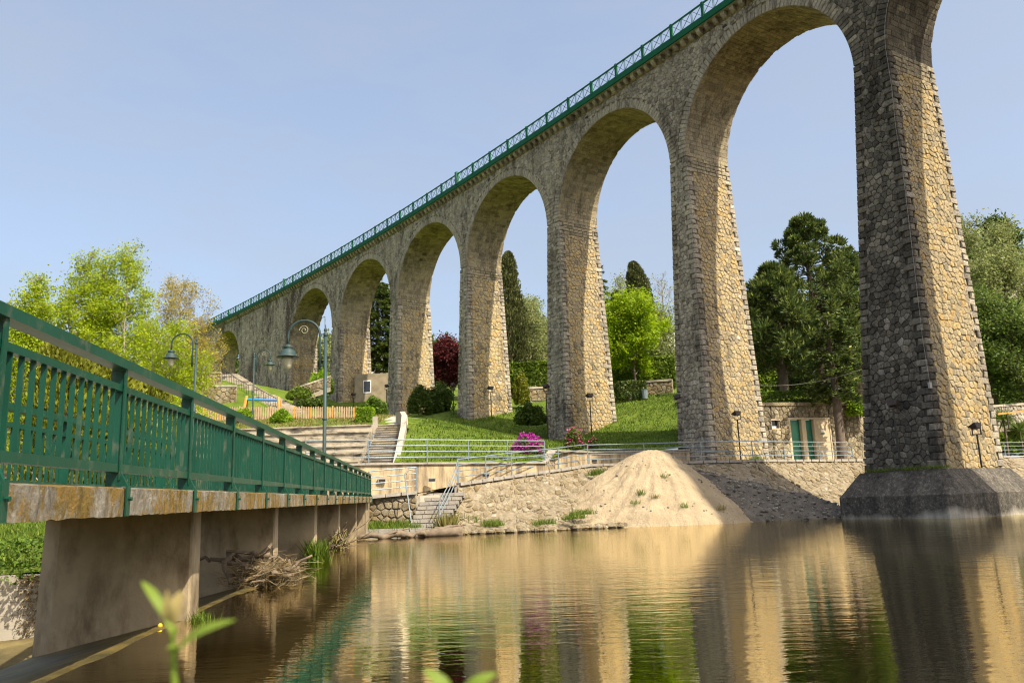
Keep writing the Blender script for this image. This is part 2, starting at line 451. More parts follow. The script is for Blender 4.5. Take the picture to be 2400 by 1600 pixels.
class MB:
    def __init__(s):
        s.v = []
        s.f = []
        s.t = []
    def add(s, vs, fs, tint=0.5):
        b = len(s.v)
        s.v += [tuple(v) for v in vs]
        s.f += [tuple(b + i for i in f) for f in fs]
        s.t += [tint] * len(vs)
        return s
    def hexa(s, p, tint=0.5):
        """8 corners: bottom 0-3 ccw, top 4-7"""
        return s.add(p, [(0, 3, 2, 1), (4, 5, 6, 7), (0, 1, 5, 4), (1, 2, 6, 5), (2, 3, 7, 6), (3, 0, 4, 7)], tint)
    def box(s, c, d, rz=0.0, tint=0.5, tilt=0.0):
        c = Vector(c)
        m = Matrix.Rotation(rz, 3, 'Z') @ Matrix.Rotation(tilt, 3, 'X')
        x, y, z = d[0] / 2, d[1] / 2, d[2] / 2
        p = [c + m @ Vector(q) for q in ((-x, -y, -z), (x, -y, -z), (x, y, -z), (-x, y, -z), (-x, -y, z), (x, -y, z), (x, y, z), (-x, y, z))]
        return s.hexa(p, tint)
    def beam(s, a, b, w, h, tint=0.5):
        """bar from a to b, width w (sideways), height h (up)"""
        a, b = Vector(a), Vector(b)
        d = (b - a).normalized()
        side = d.cross(Vector((0, 0, 1)))
        if side.length < 1e-4:
            side = Vector((1, 0, 0))
        side.normalize()
        up = side.cross(d).normalized()
        side = side * (w / 2)
        up = up * (h / 2)
        return s.hexa([a - side - up, a + side - up, b + side - up, b - side - up, a - side + up, a + side + up, b + side + up, b - side + up], tint)
    def tube(s, pts, r, n=6, cap=True, tint=0.5):
        pts = [Vector(p) for p in pts]
        rs = r if isinstance(r, (list, tuple)) else [r] * len(pts)
        vs, fs = [], []
        ref = Vector((0.31, 0.17, 0.93)).normalized()
        for i, p in enumerate(pts):
            d = (pts[min(i + 1, len(pts) - 1)] - pts[max(i - 1, 0)])
            if d.length < 1e-9:
                d = Vector((0, 0, 1))
            d.normalize()
            x = d.cross(ref)
            if x.length < 0.05:
                x = d.cross(Vector((1, 0, 0)))
            x.normalize()
            y = d.cross(x)
            for k in range(n):
                a = 2 * math.pi * k / n
                vs.append(p + (x * math.cos(a) + y * math.sin(a)) * rs[i])
        for i in range(len(pts) - 1):
            for k in range(n):
                k2 = (k + 1) % n
                fs.append((i * n + k, i * n + k2, (i + 1) * n + k2, (i + 1) * n + k))
        if cap:
            fs.append(tuple(range(n))[::-1])
            fs.append(tuple((len(pts) - 1) * n + k for k in range(n)))
        return s.add(vs, fs, tint)
    def lathe(s, c, prof, n=14, tint=0.5):
        """prof: list of (radius, z) up from c"""
        c = Vector(c)
        vs, fs = [], []
        for r, z in prof:
            for k in range(n):
                a = 2 * math.pi * k / n
                vs.append(c + Vector((r * math.cos(a), r * math.sin(a), z)))
        for i in range(len(prof) - 1):
            for k in range(n):
                k2 = (k + 1) % n
                fs.append((i * n + k, i * n + k2, (i + 1) * n + k2, (i + 1) * n + k))
        fs.append(tuple(range(n))[::-1])
        fs.append(tuple((len(prof) - 1) * n + k for k in range(n)))
        return s.add(vs, fs, tint)
    def prism(s, poly, z0, z1, tint=0.5):
        n = len(poly)
        vs = [(p[0], p[1], z0) for p in poly] + [(p[0], p[1], z1) for p in poly]
        fs = [tuple(range(n))[::-1], tuple(range(n, 2 * n))] + [(i, (i + 1) % n, n + (i + 1) % n, n + i) for i in range(n)]
        return s.add(vs, fs, tint)
    def mesh(s, name, mat, off=Vector((0, 0, 0)), smooth=False):
        me = bpy.data.meshes.new(name)
        me.from_pydata([(v[0] - off.x, v[1] - off.y, v[2] - off.z) for v in s.v], [], s.f)
        a = me.attributes.new('tint', 'FLOAT', 'POINT')
        a.data.foreach_set('value', np.asarray(s.t, np.float32))
        if smooth:
            me.polygons.foreach_set('use_smooth', np.ones(len(s.f), bool))
        me.materials.append(mat)
        me.update()
        return me
    def part(s, name, mat, parent, smooth=False, kind=None):
        """a part (or a piece of it), coordinates given in the world"""
        off = off_of(parent)
        o = bpy.data.objects.new(name, s.mesh(name, mat, off, smooth))
        COL.objects.link(o)
        o.parent = parent
        OFFS[o.name] = off
        if kind:
            o['kind'] = kind
        return o
    def top(s, name, mat, label=None, cat=None, group=None, kind=None, smooth=False, base=None):
        off = Vector(base) if base is not None else Vector((0, 0, 0))
        o = bpy.data.objects.new(name, s.mesh(name, mat, off, smooth))
        COL.objects.link(o)
        o.location = off
        OFFS[o.name] = off
        tag(o, label, cat, group, kind)
        return o

def tag(o, label=None, cat=None, group=None, kind=None):
    if label: o['label'] = label
    if cat: o['category'] = cat
    if group: o['group'] = group
    if kind: o['kind'] = kind
    return o

def thing(name, label, cat, loc=(0, 0, 0), group=None):
    o = bpy.data.objects.new(name, None)
    COL.objects.link(o)
    o.location = loc
    o.empty_display_size = 0.3
    OFFS[o.name] = Vector(loc)
    return tag(o, label, cat, group)

def put(name, me, parent=None, loc=None, kind=None):
    o = bpy.data.objects.new(name, me)
    COL.objects.link(o)
    if parent is not None:
        o.parent = parent
        OFFS[o.name] = off_of(parent)
    if loc is not None:
        o.location = loc
        OFFS[o.name] = Vector(loc)
    if kind:
        o['kind'] = kind
    return o

def copy_tree(o, loc, label, rz=0.0, scale=1.0, group=None, parent=None):
    c = o.copy()
    COL.objects.link(c)
    if parent is None:
        c.location = loc
        c.rotation_euler = (0, 0, rz)
        c.scale = (scale, scale, scale)
        c['label'] = label
        if group:
            c['group'] = group
    else:
        c.parent = parent
    for ch in [x for x in COL.objects if x.parent == o]:
        copy_tree(ch, None, None, parent=c)
    return c

# ------------------------------------------------------------------ stones: a cell pattern clipped to an outline, each cell one pillow-shaped stone
def clip_half(poly, a, b, c):
    """keep a*x+b*y<=c"""
    out = []
    n = len(poly)
    for i in range(n):
        p, q = poly[i], poly[(i + 1) % n]
        dp = a * p[0] + b * p[1] - c
        dq = a * q[0] + b * q[1] - c
        if dp <= 0:
            out.append(p)
        if (dp < 0 < dq) or (dq < 0 < dp):
            t = dp / (dp - dq)
            out.append((p[0] + (q[0] - p[0]) * t, p[1] + (q[1] - p[1]) * t))
    return out

def area(poly):
    return 0.5 * sum(poly[i][0] * poly[(i + 1) % len(poly)][1] - poly[(i + 1) % len(poly)][0] * poly[i][1] for i in range(len(poly)))

def cells(outline, size, jit=0.36, aspect=0.9, hole=None, rnd=random, reject=None):
    """outline: convex ccw polygon in (u,v); returns list of convex cells. hole=(cu,cv,r): keep outside this circle"""
    u0 = min(p[0] for p in outline); u1 = max(p[0] for p in outline)
    v0 = min(p[1] for p in outline); v1 = max(p[1] for p in outline)
    dv = size * aspect
    nu = int((u1 - u0) / size) + 4
    nv = int((v1 - v0) / dv) + 4
    g = [[(u0 + (i - 1.5 + 0.5 * (j % 2) + rnd.uniform(-jit, jit)) * size, v0 + (j - 1.5 + rnd.uniform(-jit, jit)) * dv) for i in range(nu + 1)] for j in range(nv + 1)]
    hp = []
    n = len(outline)
    for i in range(n):
        p, q = outline[i], outline[(i + 1) % n]
        a, b = q[1] - p[1], -(q[0] - p[0])
        hp.append((a, b, a * p[0] + b * p[1]))
    res = []
    for j in range(nv + 1):
        for i in range(nu + 1):
            x, y = g[j][i]
            ok = True
            dl = 1e9
            for a, b, c in hp:
                d = (a * x + b * y - c) / math.hypot(a, b)
                if d > size * 0.6:
                    ok = False
                    break
                dl = min(dl, -d)
            if not ok or (reject and reject(x, y)):
                continue
            if hole:
                dh = math.hypot(x - hole[0], y - hole[1]) - hole[2]
                if dh < -size * 0.6:
                    continue
            r = size * 1.3
            poly = [(x - r, y - r), (x + r, y - r), (x + r, y + r), (x - r, y + r)]
            for dj in (-2, -1, 0, 1, 2):
                jj = j + dj
                if jj < 0 or jj > nv: continue
                for di in (-2, -1, 0, 1, 2):
                    if di == 0 and dj == 0: continue
                    ii = i + di
                    if ii < 0 or ii > nu: continue
                    qx, qy = g[jj][ii]
                    a, b = qx - x, qy - y
                    if a * a + b * b > 7.3 * size * size: continue
                    poly = clip_half(poly, a, b, (qx * qx + qy * qy - x * x - y * y) / 2)
                    if len(poly) < 3: break
                if len(poly) < 3: break
            if len(poly) < 3: continue
            if dl < size * 1.2:
                for a, b, c in hp:
                    poly = clip_half(poly, a, b, c)
                    if len(poly) < 3: break
            if len(poly) < 3: continue
            if hole and dh < size * 1.5:
                ex, ey = x - hole[0], y - hole[1]
                L = math.hypot(ex, ey) or 1
                ex /= L; ey /= L
                poly = clip_half(poly, -ex, -ey, -(ex * hole[0] + ey * hole[1] + hole[2]))
            if len(poly) < 3 or area(poly) < size * size * 0.12:
                continue
            res.append(poly)
    return res

def pillow(mb, poly, fmap, gap=0.013, h=0.05, sink=0.03, tint=0.5, rnd=random):
    """one stone: skirt, bevel, domed top. fmap(u,v,d) -> point, d outwards"""
    n = len(poly)
    # drop very short edges
    pp = []
    for i in range(n):
        a = poly[i]
        if not pp or math.hypot(a[0] - pp[-1][0], a[1] - pp[-1][1]) > 0.03:
            pp.append(a)
    if len(pp) < 3: return
    poly = pp
    n = len(poly)
    cx = sum(p[0] for p in poly) / n
    cy = sum(p[1] for p in poly) / n
    R = max(math.hypot(p[0] - cx, p[1] - cy) for p in poly)
    k1 = max(0.5, 1 - gap / (R * 0.75))
    k2 = k1 * rnd.uniform(0.74, 0.86)
    hh = h * rnd.uniform(0.75, 1.6)
    tx, ty = rnd.uniform(-0.12, 0.12), rnd.uniform(-0.12, 0.12)
    vs = []
    for p in poly:
        vs.append(fmap(cx + (p[0] - cx) * k1, cy + (p[1] - cy) * k1, -sink))
    for p in poly:
        vs.append(fmap(cx + (p[0] - cx) * k1, cy + (p[1] - cy) * k1, hh * 0.45))
    for p in poly:
        du, dvv = (p[0] - cx) * k2, (p[1] - cy) * k2
        vs.append(fmap(cx + du, cy + dvv, hh + (du * tx + dvv * ty) + rnd.uniform(-0.006, 0.006)))
    vs.append(fmap(cx, cy, hh * 1.18))
    fs = []
    for i in range(n):
        j = (i + 1) % n
        fs.append((i, j, n + j, n + i))
        fs.append((n + i, n + j, 2 * n + j, 2 * n + i))
        fs.append((2 * n + i, 2 * n + j, 3 * n))
    mb.add(vs, fs, tint)

def rtint():
    return min(1, max(0, random.betavariate(2.0, 1.9)))
# ------------------------------------------------------------------ the viaduct
VX0, VY0, VTH, VK = 15.225, 48.475, 0.56728, 0.00142894
VR = 1.0 / VK
VCX, VCY = VX0 - VR * math.cos(VTH), VY0 - VR * math.sin(VTH)
FOFF = 0.512                       # the masonry face lies this far behind the parapet line
WID = 4.19                         # width of the viaduct
RAD = 6.69                         # arch radius
ZC = 31.50                         # crown
ZS = ZC - RAD                      # springing
ZT = 32.72                         # top of masonry under the corbels
ZD = 33.26                         # underside of the green edge beam

def VP(s, o, z):
    h = VTH + VK * s
    r = VR + FOFF + o
    return (VCX + r * math.cos(h), VCY + r * math.sin(h), z)

ARCH = {0: -31.5, 1: -16.49, 2: -1.05, 3: 13.91, 4: 28.93, 5: 43.43, 6: 58.55, 7: 74.31, 8: 106.0, 9: 120.6}
ARAD = {k: RAD for k in ARCH}
ARAD[8] = 6.1
ARAD[9] = 6.1
# piers: centre, half thickness at springing, batter along, batter across, ground level
PIERS = [
    dict(c=-39.0, a=0.82, b=0.032, t=0.03, z=-1.0),
    dict(c=-23.8, a=0.9, b=0.036, t=0.03, z=-1.0),
    dict(c=-8.78, a=1.04, b=0.046, t=0.030, z=2.28, lean=0.036),
    dict(c=6.43, a=0.79, b=0.032, t=0.030, z=3.3),
    dict(c=21.42, a=0.80, b=0.032, t=0.028, z=5.8),
    dict(c=36.18, a=0.60, b=0.032, t=0.028, z=8.6),
    dict(c=50.99, a=0.87, b=0.030, t=0.026, z=10.4),
    dict(c=66.43, a=1.17, b=0.030, t=0.026, z=13.0),
    dict(c=90.45, a=9.45, b=0.004, t=0.010, z=14.0),
    dict(c=113.3, a=1.20, b=0.020, t=0.010, z=16.5),
]
via = thing('railway_viaduct', 'tall curved stone viaduct with round arches and green parapet railing', 'viaduct', VP(-8.78, 2, 0))

# core of the spandrels and barrels, one wall for each arch
def bay_bounds(k):
    ks = sorted(ARCH)
    i = ks.index(k)
    lo = ARCH[k] - 7.6 if i == 0 else None
    hi = ARCH[k] + 8 if i == len(ks) - 1 else None
    if lo is None:
        p = [q for q in PIERS if q['c'] < ARCH[k]][-1]
        lo = p['c']
    if hi is None:
        p = [q for q in PIERS if q['c'] > ARCH[k]][0]
        hi = p['c']
    return lo, hi

REC = 0.05                         # core face lies behind the stones
arch_parts = {}
for k, sc_ in ARCH.items():
    lo, hi = bay_bounds(k)
    r = ARAD[k] + 0.03
    zs = ZC - ARAD[k]
    mb = MB()
    prof = [(lo, zs)] if lo < sc_ - r - 0.01 else []
    N = 40
    for i in range(N + 1):
        a = math.pi - math.pi * i / N
        prof.append((sc_ + r * math.cos(a), zs + r * math.sin(a)))
    if hi > sc_ + r + 0.01:
        prof.append((hi, zs))
    vs, fs = [], []
    for s, z in prof:
        vs += [VP(s, REC, z), VP(s, REC, ZT), VP(s, WID - REC, z), VP(s, WID - REC, ZT)]
    for i in range(len(prof) - 1):
        a, b = 4 * i, 4 * i + 4
        fs += [(a, b, b + 1, a + 1), (a + 3, b + 3, b + 2, a + 2), (a + 2, b + 2, b, a), (a + 1, b + 1, b + 3, a + 3)]
    fs += [(0, 1, 3, 2), (len(vs) - 4, len(vs) - 2, len(vs) - 1, len(vs) - 3)]
    mb.add(vs, fs)
    arch_parts[k] = mb.part('arch_wall', MT['mortar'], via)

def cen(p, z):
    return p['c'] + p.get('lean', 0.0) * max(0.0, ZS - z)
def ahalf(p, z):
    return p['a'] + p['b'] * max(0.0, ZS - z)
def fbat(p, z):
    return p['t'] * max(0.0, ZS - z)

pier_parts = []
for p in PIERS:
    mb = MB()
    z0, z1 = p['z'] - 1.0, ZS
    c = p['c']
    for (za, zb) in ((z0, z1),):
        aa, ab = ahalf(p, za) - REC, ahalf(p, zb) - REC
        fa, fb = fbat(p, za) - REC, fbat(p, zb) - REC
        ca = cen(p, za)
        mb.hexa([VP(ca - aa, -fa, za), VP(ca + aa, -fa, za), VP(ca + aa, WID + fa, za), VP(ca - aa, WID + fa, za),
                 VP(c - ab, -fb, zb), VP(c + ab, -fb, zb), VP(c + ab, WID + fb, zb), VP(c - ab, WID + fb, zb)])
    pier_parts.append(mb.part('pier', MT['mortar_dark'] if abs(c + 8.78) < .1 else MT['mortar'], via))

# ---- stones: collected per pier or arch; the largest in view become pieces of their own, the rest one mass
STONES = []                        # (size on screen, MB, name, parent, material)
def screen(v):
    d = Vector(v) - Vector((0, 0, CAMZ))
    return 1.0 / max(1.0, d.length)

def add_stone(poly, fmap, name, parent, mat, tint, **kw):
    m = MB()
    pillow(m, poly, fmap, tint=tint, **kw)
    if m.v:
        STONES.append((area(poly) ** 0.5 * screen(m.v[-1]), m, name, parent, mat))

def quoin_block(u0, u1, v0, v1, fmap, name, parent, mat, proud=0.055, wrap=None):
    g = 0.014
    poly = [(u0 + g, v0 + g), (u1 - g, v0 + g), (u1 - g, v1 - g), (u0 + g, v1 - g)]
    if area(poly) <= 0.003: return
    add_stone(poly, fmap, name, parent, mat, rtint(), gap=0.004, h=proud, sink=0.06)

CH = 0.355
for ip, p in enumerate(PIERS):
    if ip < 2: continue
    c = p['c']
    par = pier_parts[ip]
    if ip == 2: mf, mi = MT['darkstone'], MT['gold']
    elif ip == 8: mf, mi = MT['brownlichen'], MT['gold']
    elif ip in (3, 4): mf, mi = MT['greymoss'], MT['gold']
    else: mf, mi = MT['grey'], MT['gold']
    zb = p['z'] - 0.25
    size = 0.345 if ip < 4 else 0.36 if ip < 5 else 0.42 if ip < 7 else 0.46
    ch = CH if ip < 6 else 0.42
    # front face: u = s measured from the centre, v = z ; the far side (+s) is towards the left of the photograph
    ffront = lambda u, v, d, p=p, c=c: VP(cen(p, v) + u, -fbat(p, v) - d, v)
    fin = lambda u, v, d, p=p, c=c: VP(cen(p, v) - ahalf(p, v) - d, u, v)
    nq = int((ZS - zb) / ch)
    wq = 0.56
    if ip < 9:
        # quoins on the three corners in view
        for q in range(nq):
            v0 = zb + q * ch
            v1 = v0 + ch
            vm = (v0 + v1) / 2
            lng = 0.62 if q % 2 else 0.36
            sht = 0.36 if q % 2 else 0.62
            ah, fb = ahalf(p, vm), fbat(p, vm)
            lng *= random.uniform(0.9, 1.1); sht *= random.uniform(0.9, 1.1)
            lim = max(0.2, ah - 0.02)
            quoin_block(-ah - 0.03, -ah + min(lng, lim), v0, v1, ffront, 'quoin', par, mf)
            if ip != 8:
                quoin_block(ah - min(sht, lim), ah + 0.02, v0, v1, ffront, 'quoin', par, mf)
            quoin_block(-fb - 0.03, -fb + sht, v0, v1, fin, 'quoin', par, mf if ip != 2 else MT['darkstone'])
            quoin_block(WID + fb - lng, WID + fb + 0.03, v0, v1, fin, 'quoin', par, MT['grey'])
        a0, a1 = ahalf(p, zb), ahalf(p, ZS)
        mgn = 0.48
        if a0 - mgn > 0.12 and ip != 8:
            t1 = max(a1 - mgn, 0.06)
            out = [(-a0 + mgn, zb), (a0 - mgn, zb), (t1, ZS), (-t1, ZS)]
            for poly in cells(out, size):
                add_stone(poly, ffront, 'stone', par, mf, rtint(), h=0.042)
        f0, f1 = fbat(p, zb), fbat(p, ZS)
        out = [(-f0 + mgn, zb), (WID + f0 - mgn, zb), (WID + f1 - mgn, ZS - 1.1), (-f1 + mgn, ZS - 1.1)]
        for poly in cells(out, size):
            add_stone(poly, fin, 'stone', par, mi, rtint(), h=0.038)
        # coursed blocks just under the springing
        for q in range(4):
            v0 = ZS - 1.1 + q * 0.275   # joins the soffit
            u = mgn + random.uniform(-0.2, 0)
            while u < WID - mgn:
                L = random.uniform(0.4, 0.75)
                quoin_block(u, min(u + L, WID - mgn + 0.1), v0, v0 + 0.275, fin, 'block', par, MT['ashlar'], 0.035)
                u += L
    if ip == 8:                    # the broad abutment wall between the arches
        out = [(-p['a'] + 0.5, zb), (p['a'] + 0.1, zb), (p['a'] + 0.1, ZT - .02), (-p['a'] + 0.5, ZT - .02)]
        for poly in cells(out, 0.50, jit=0.4):
            add_stone(poly, ffront, 'stone', par, mf, rtint(), h=0.042)

# spandrel stones, voussoirs and soffit courses
for k, s_c in ARCH.items():
    if k < 1 or k > 8: continue
    lo, hi = bay_bounds(k)
    par = arch_parts[k]
    r = ARAD[k]
    zs = ZC - r
    mat = MT['grey'] if k < 7 else MT['brownlichen']
    fsp = lambda u, v, d: VP(u, -d, v)
    size = 0.345 if k < 4 else 0.42 if k < 6 else 0.46
    if k == 7: hi = 90.45 - 9.45 + 0.5
    if k == 8: lo = 90.45 + 9.45 + 0.1
    lo2, hi2 = (lo, hi)
    ztop = ZT - 0.02
    sk = (k == 1)
    for poly in cells([(lo2, zs), (hi2, zs), (hi2, ztop), (lo2, ztop)], size, hole=(s_c, zs, r + 0.74),
                      reject=(lambda x, y: x < -16) if k == 1 else None):
        mm = mat
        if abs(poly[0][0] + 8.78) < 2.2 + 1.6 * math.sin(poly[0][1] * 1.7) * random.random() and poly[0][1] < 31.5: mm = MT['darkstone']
        add_stone(poly, fsp, 'stone', par, mm, rtint(), h=0.034)
    n = int(math.pi * (r + 0.3) / 0.295)
    fv = lambda a, rr, d, s_c=s_c, zs=zs, par=par: VP(s_c + rr * math.cos(a), -d, zs + rr * math.sin(a))
    for i in range(n):
        a0, a1 = math.pi * i / n, math.pi * (i + 1) / n
        if k == 1 and a0 > math.pi * 0.5: continue
        dep = 0.74 if i % 2 else 0.60
        dep *= random.uniform(0.95, 1.05)
        g = 0.0022
        m = MB()
        d0, d1 = -0.06, 0.05 + random.uniform(-0.01, 0.012)
        ra, rb = r, r + dep
        e = 0.022
        m.add([fv(a0 + g, ra, d0), fv(a1 - g, ra, d0), fv(a1 - g, rb, d0), fv(a0 + g, rb, d0),
               fv(a0 + g, ra, d1 * .6), fv(a1 - g, ra, d1 * .6), fv(a1 - g, rb, d1 * .6), fv(a0 + g, rb, d1 * .6),
               fv(a0 + g + e / r, ra + e, d1), fv(a1 - g - e / r, ra + e, d1), fv(a1 - g - e / r, rb - e, d1), fv(a0 + g + e / r, rb - e, d1)],
              [(0, 1, 5, 4), (1, 2, 6, 5), (2, 3, 7, 6), (3, 0, 4, 7), (4, 5, 9, 8), (5, 6, 10, 9), (6, 7, 11, 10), (7, 4, 8, 11), (8, 9, 10, 11)], 0.25 + 0.6 * rtint())
        sm_ = s_c + r * math.cos(a0)
        mm = MT['darkstone'] if abs(sm_ + 8.78) < 2.2 and random.random() < .8 else mat
        STONES.append((0.47 * screen(m.v[8]) * (1.2 if k < 6 else 1), m, 'voussoir', par, mm))
    # soffit: courses that run across the barrel (the half that faces the viewer, and past the crown)
    cw = 0.30 if k < 5 else 0.36
    nc = int(math.pi * r * 0.78 / cw)
    fso = lambda u, a, d, s_c=s_c, zs=zs, r=r: VP(s_c + (r - d) * math.cos(a), u, zs + (r - d) * math.sin(a))
    ms, ms2 = MB(), MB()
    for i in range(nc):
        a0 = i * cw / r
        a1 = a0 + cw / r
        u = -random.uniform(0, 0.5) + 0.0
        while u < WID:
            L = random.uniform(0.38, 0.72)
            ua, ub = max(u, 0.0), min(u + L, WID)
            if ub - ua > 0.08:
                g, d = 0.010, 0.012 + random.uniform(0, 0.022)
                ga = g / r
                (ms2 if a0 + random.uniform(-.12, .12) < 0.75 else ms).add([fso(ua + g, a0 + ga, -0.04), fso(ub - g, a0 + ga, -0.04), fso(ub - g, a1 - ga, -0.04), fso(ua + g, a1 - ga, -0.04),
                        fso(ua + g, a0 + ga, d), fso(ub - g, a0 + ga, d), fso(ub - g, a1 - ga, d), fso(ua + g, a1 - ga, d)],
                       [(4, 5, 6, 7), (0, 1, 5, 4), (1, 2, 6, 5), (2, 3, 7, 6), (3, 0, 4, 7)], rtint())
            u += L
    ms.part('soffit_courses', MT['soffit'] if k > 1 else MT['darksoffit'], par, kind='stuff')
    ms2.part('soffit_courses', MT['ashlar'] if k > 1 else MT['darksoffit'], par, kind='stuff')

def flush_stones(limits):
    byname = {}
    for st in STONES:
        byname.setdefault(st[2], []).append(st)
    for nm, lst in byname.items():
        lst.sort(key=lambda a: -a[0])
        lim = limits.get(nm, 0)
        for st in lst[:lim]:
            st[1].part(nm, st[4], st[3])
        rest = {}
        for st in lst[lim:]:
            key = (st[3].name, st[4].name)
            if key not in rest:
                rest[key] = (MB(), st[3], st[4])
            b = rest[key][0]
            base = len(b.v)
            b.v += st[1].v
            b.t += st[1].t
            b.f += [tuple(base + i for i in f) for f in st[1].f]
        for b, par, mat in rest.values():
            b.part(nm + 's', mat, par, kind='stuff')
flush_stones({'stone': 300, 'quoin': 200, 'voussoir': 220, 'block': 0})

# plinth of the pier that stands in the river
pp = PIERS[2]
c = pp['c'] + 0.81
mb = MB()
def ring(da, do, z, cut):
    a0, a1 = c - 2.05 - da, c + 2.05 + da
    o0, o1 = -0.66 - do, WID + 0.66 + do
    return [VP(a0 + cut, o0, z), VP(a1 - cut, o0, z), VP(a1, o0 + cut, z), VP(a1, o1 - cut, z), VP(a1 - cut, o1, z), VP(a0 + cut, o1, z), VP(a0, o1 - cut, z), VP(a0, o0 + cut, z)]
rings = [ring(1.28, 1.15, -1.2, 0.45), ring(1.26, 1.13, 1.10, 0.45), ring(1.18, 1.05, 1.18, 0.45), ring(0.30, 0.28, 2.30, 0.2), ring(-0.5, -0.5, 2.36, 0.05)]
vs = [v for r in rings for v in r]
fs = []
for i in range(len(rings) - 1):
    for j in range(8):
        j2 = (j + 1) % 8
        fs.append((i * 8 + j, i * 8 + j2, i * 8 + 8 + j2, i * 8 + 8 + j))
fs.append(tuple(len(vs) - 8 + j for j in range(8)))
mb.add(vs, fs)
mb.part('pier_plinth', MT['plinth'], via)

# corbels, deck, edge beam
S0, S1 = -60.0, 132.0
PITCHP = 3.07
ds = 1.5
def strip(name, mat, o0, o1, z0, z1, parent, s0=S0, s1=S1):
    n = int((s1 - s0) / ds)
    vs, fs = [], []
    for i in range(n + 1):
        s = s0 + (s1 - s0) * i / n
        vs += [VP(s, o0, z0), VP(s, o1, z0), VP(s, o1, z1), VP(s, o0, z1)]
    for i in range(n):
        a, b = 4 * i, 4 * i + 4
        for j in range(4):
            j2 = (j + 1) % 4
            fs.append((a + j, a + j2, b + j2, b + j))
    fs += [(0, 1, 2, 3), (4 * n + 3, 4 * n + 2, 4 * n + 1, 4 * n)]
    return MB().add(vs, fs).part(name, mat, parent)
strip('deck_slab', MT['graystep'], -0.50, WID + 0.50, ZD - 0.10, ZD + 0.14, via)
strip('wall_top_course', MT['soffit'], -0.02, WID + 0.02, ZT + 0.003, ZD - 0.103, via)
eb = strip('edge_beam', MT['vgreen'], -0.56, -0.46, ZD - 0.04, ZD + 0.42, via)
strip('edge_flange', MT['vgreen'], -0.62, -0.40, ZD - 0.066, ZD - 0.0435, eb)
strip('edge_beam', MT['vgreen'], WID + 0.46, WID + 0.56, ZD - 0.02, ZD + 0.36, via)
ncb = 0
s = -19.0
while s < 118:
    m = MB()
    hw = 0.17
    z1, z0 = ZD - 0.105, ZT + 0.06
    # a stepped corbel with rounded nose
    pr = [(0.0, z0 - 0.06), (-0.20, z0 - 0.02), (-0.36, z0 + 0.12), (-0.42, z1 - 0.12), (-0.42, z1), (0.0, z1)]
    vs = [VP(s - hw, o, z) for o, z in pr] + [VP(s + hw, o, z) for o, z in pr]
    n = len(pr)
    m.add(vs, [tuple(range(n)), tuple(range(2 * n - 1, n - 1, -1))] + [(i, i + n, (i + 1) % n + n, (i + 1) % n) for i in range(n)], rtint())
    m.part('corbel', MT['grey'], via)
    s += PITCHP / 4
# drain spouts: small dark holes beside the crowns
for k in (2, 3, 4, 5, 6):
    MB().box(VP(ARCH[k] + 2.2, -0.03, ZT - 0.42), (0.34, 0.12, 0.14), VTH + math.pi / 2).part('drain_hole', MT['black'], via)

# parapet railing
rail = strip('railing', MT['vgreen'], -0.55, -0.47, ZD + 1.31, ZD + 1.43, via)
strip('lower_rail', MT['vgreen'], -0.54, -0.48, ZD + 0.425, ZD + 0.465, rail)
strip('railing', MT['vgreen'], WID + 0.47, WID + 0.55, ZD + 1.32, ZD + 1.41, via)
post_me = None
i0 = int(S0 / PITCHP)
for i in range(i0, 43):
    s = 36.3 + (i - 12) * PITCHP
    if s < S0 or s > S1: continue
    big = (i in (12, 27))
    m = MB()
    a = Vector(VP(s, -0.51, ZD + 0.30)); b = Vector(VP(s, -0.51, ZD + (1.62 if big else 1.47)))
    wd = 0.36 if big else 0.19
    ctr = (a + b) / 2
    m.box(ctr, (0.16 if not big else 0.30, wd, (b - a).length), VTH + VK * s)
    m.part('rail_post', MT['greenlight'] if big else MT['vgreen'], rail)
    if s < -17 or s > 112: continue
    # three crossed panels between this post and the next
    m = MB()
    for q in range(3):
        sa = s + PITCHP * q / 3 + 0.07
        sb = s + PITCHP * (q + 1) / 3 - 0.03
        za, zb = ZD + 0.46, ZD + 1.32
        th = 0.032
        for (x0, y0, x1, y1) in ((sa, za, sb, zb), (sa, zb, sb, za), (sa, za, sa, zb), (sb, za, sb, zb)):
            m.beam(VP(x0, -0.51, y0), VP(x1, -0.51, y1), th, th)
    m.part('cross_panel', MT['vgreen'], rail)

# earth cables that hang down the piers
def cable(pts, r=0.016):
    MB().tube(pts, r * .7, 4).part('cable', MT['wire'], via)
for ip, zlow in ((2, 6.5), (3, 6.5), (4, 6.0), (5, 9.6), (6, 11.4), (7, 14.5)):
    p = PIERS[ip]
    k = ip - 1                                     # arch on the near side of the pier
    pts = []
    ca, r = ARCH[k], ARAD[k]
    for j in range(9):
        a = math.radians(50 * (1 - j / 8.0))
        pts.append(VP(ca + (r + 0.02) * math.cos(a), -0.09, ZC - r + (r + .02) * math.sin(a)))
    for j in range(1, 9):
        z = ZS + (zlow - ZS) * j / 8
        pts.append(VP(cen(p, z) - ahalf(p, z) - 0.02 + random.uniform(-.03, .06), -fbat(p, z) - 0.10, z))
    cable(pts)
    if ip == 2:
        q = Vector(pts[-1])
        MB().box(q + Vector((-.02, -.03, -.15)), (0.2, 0.1, 0.3), 0.6).part('cable_box', MT['wire'], via)
# ------------------------------------------------------------------ water, river bed, banks, lawn
L1 = 2.51                                   # the footbridge edge runs along X = -L1 - 0.112 Y
def bx(lat, Y):
    return -lat - 0.112 * Y

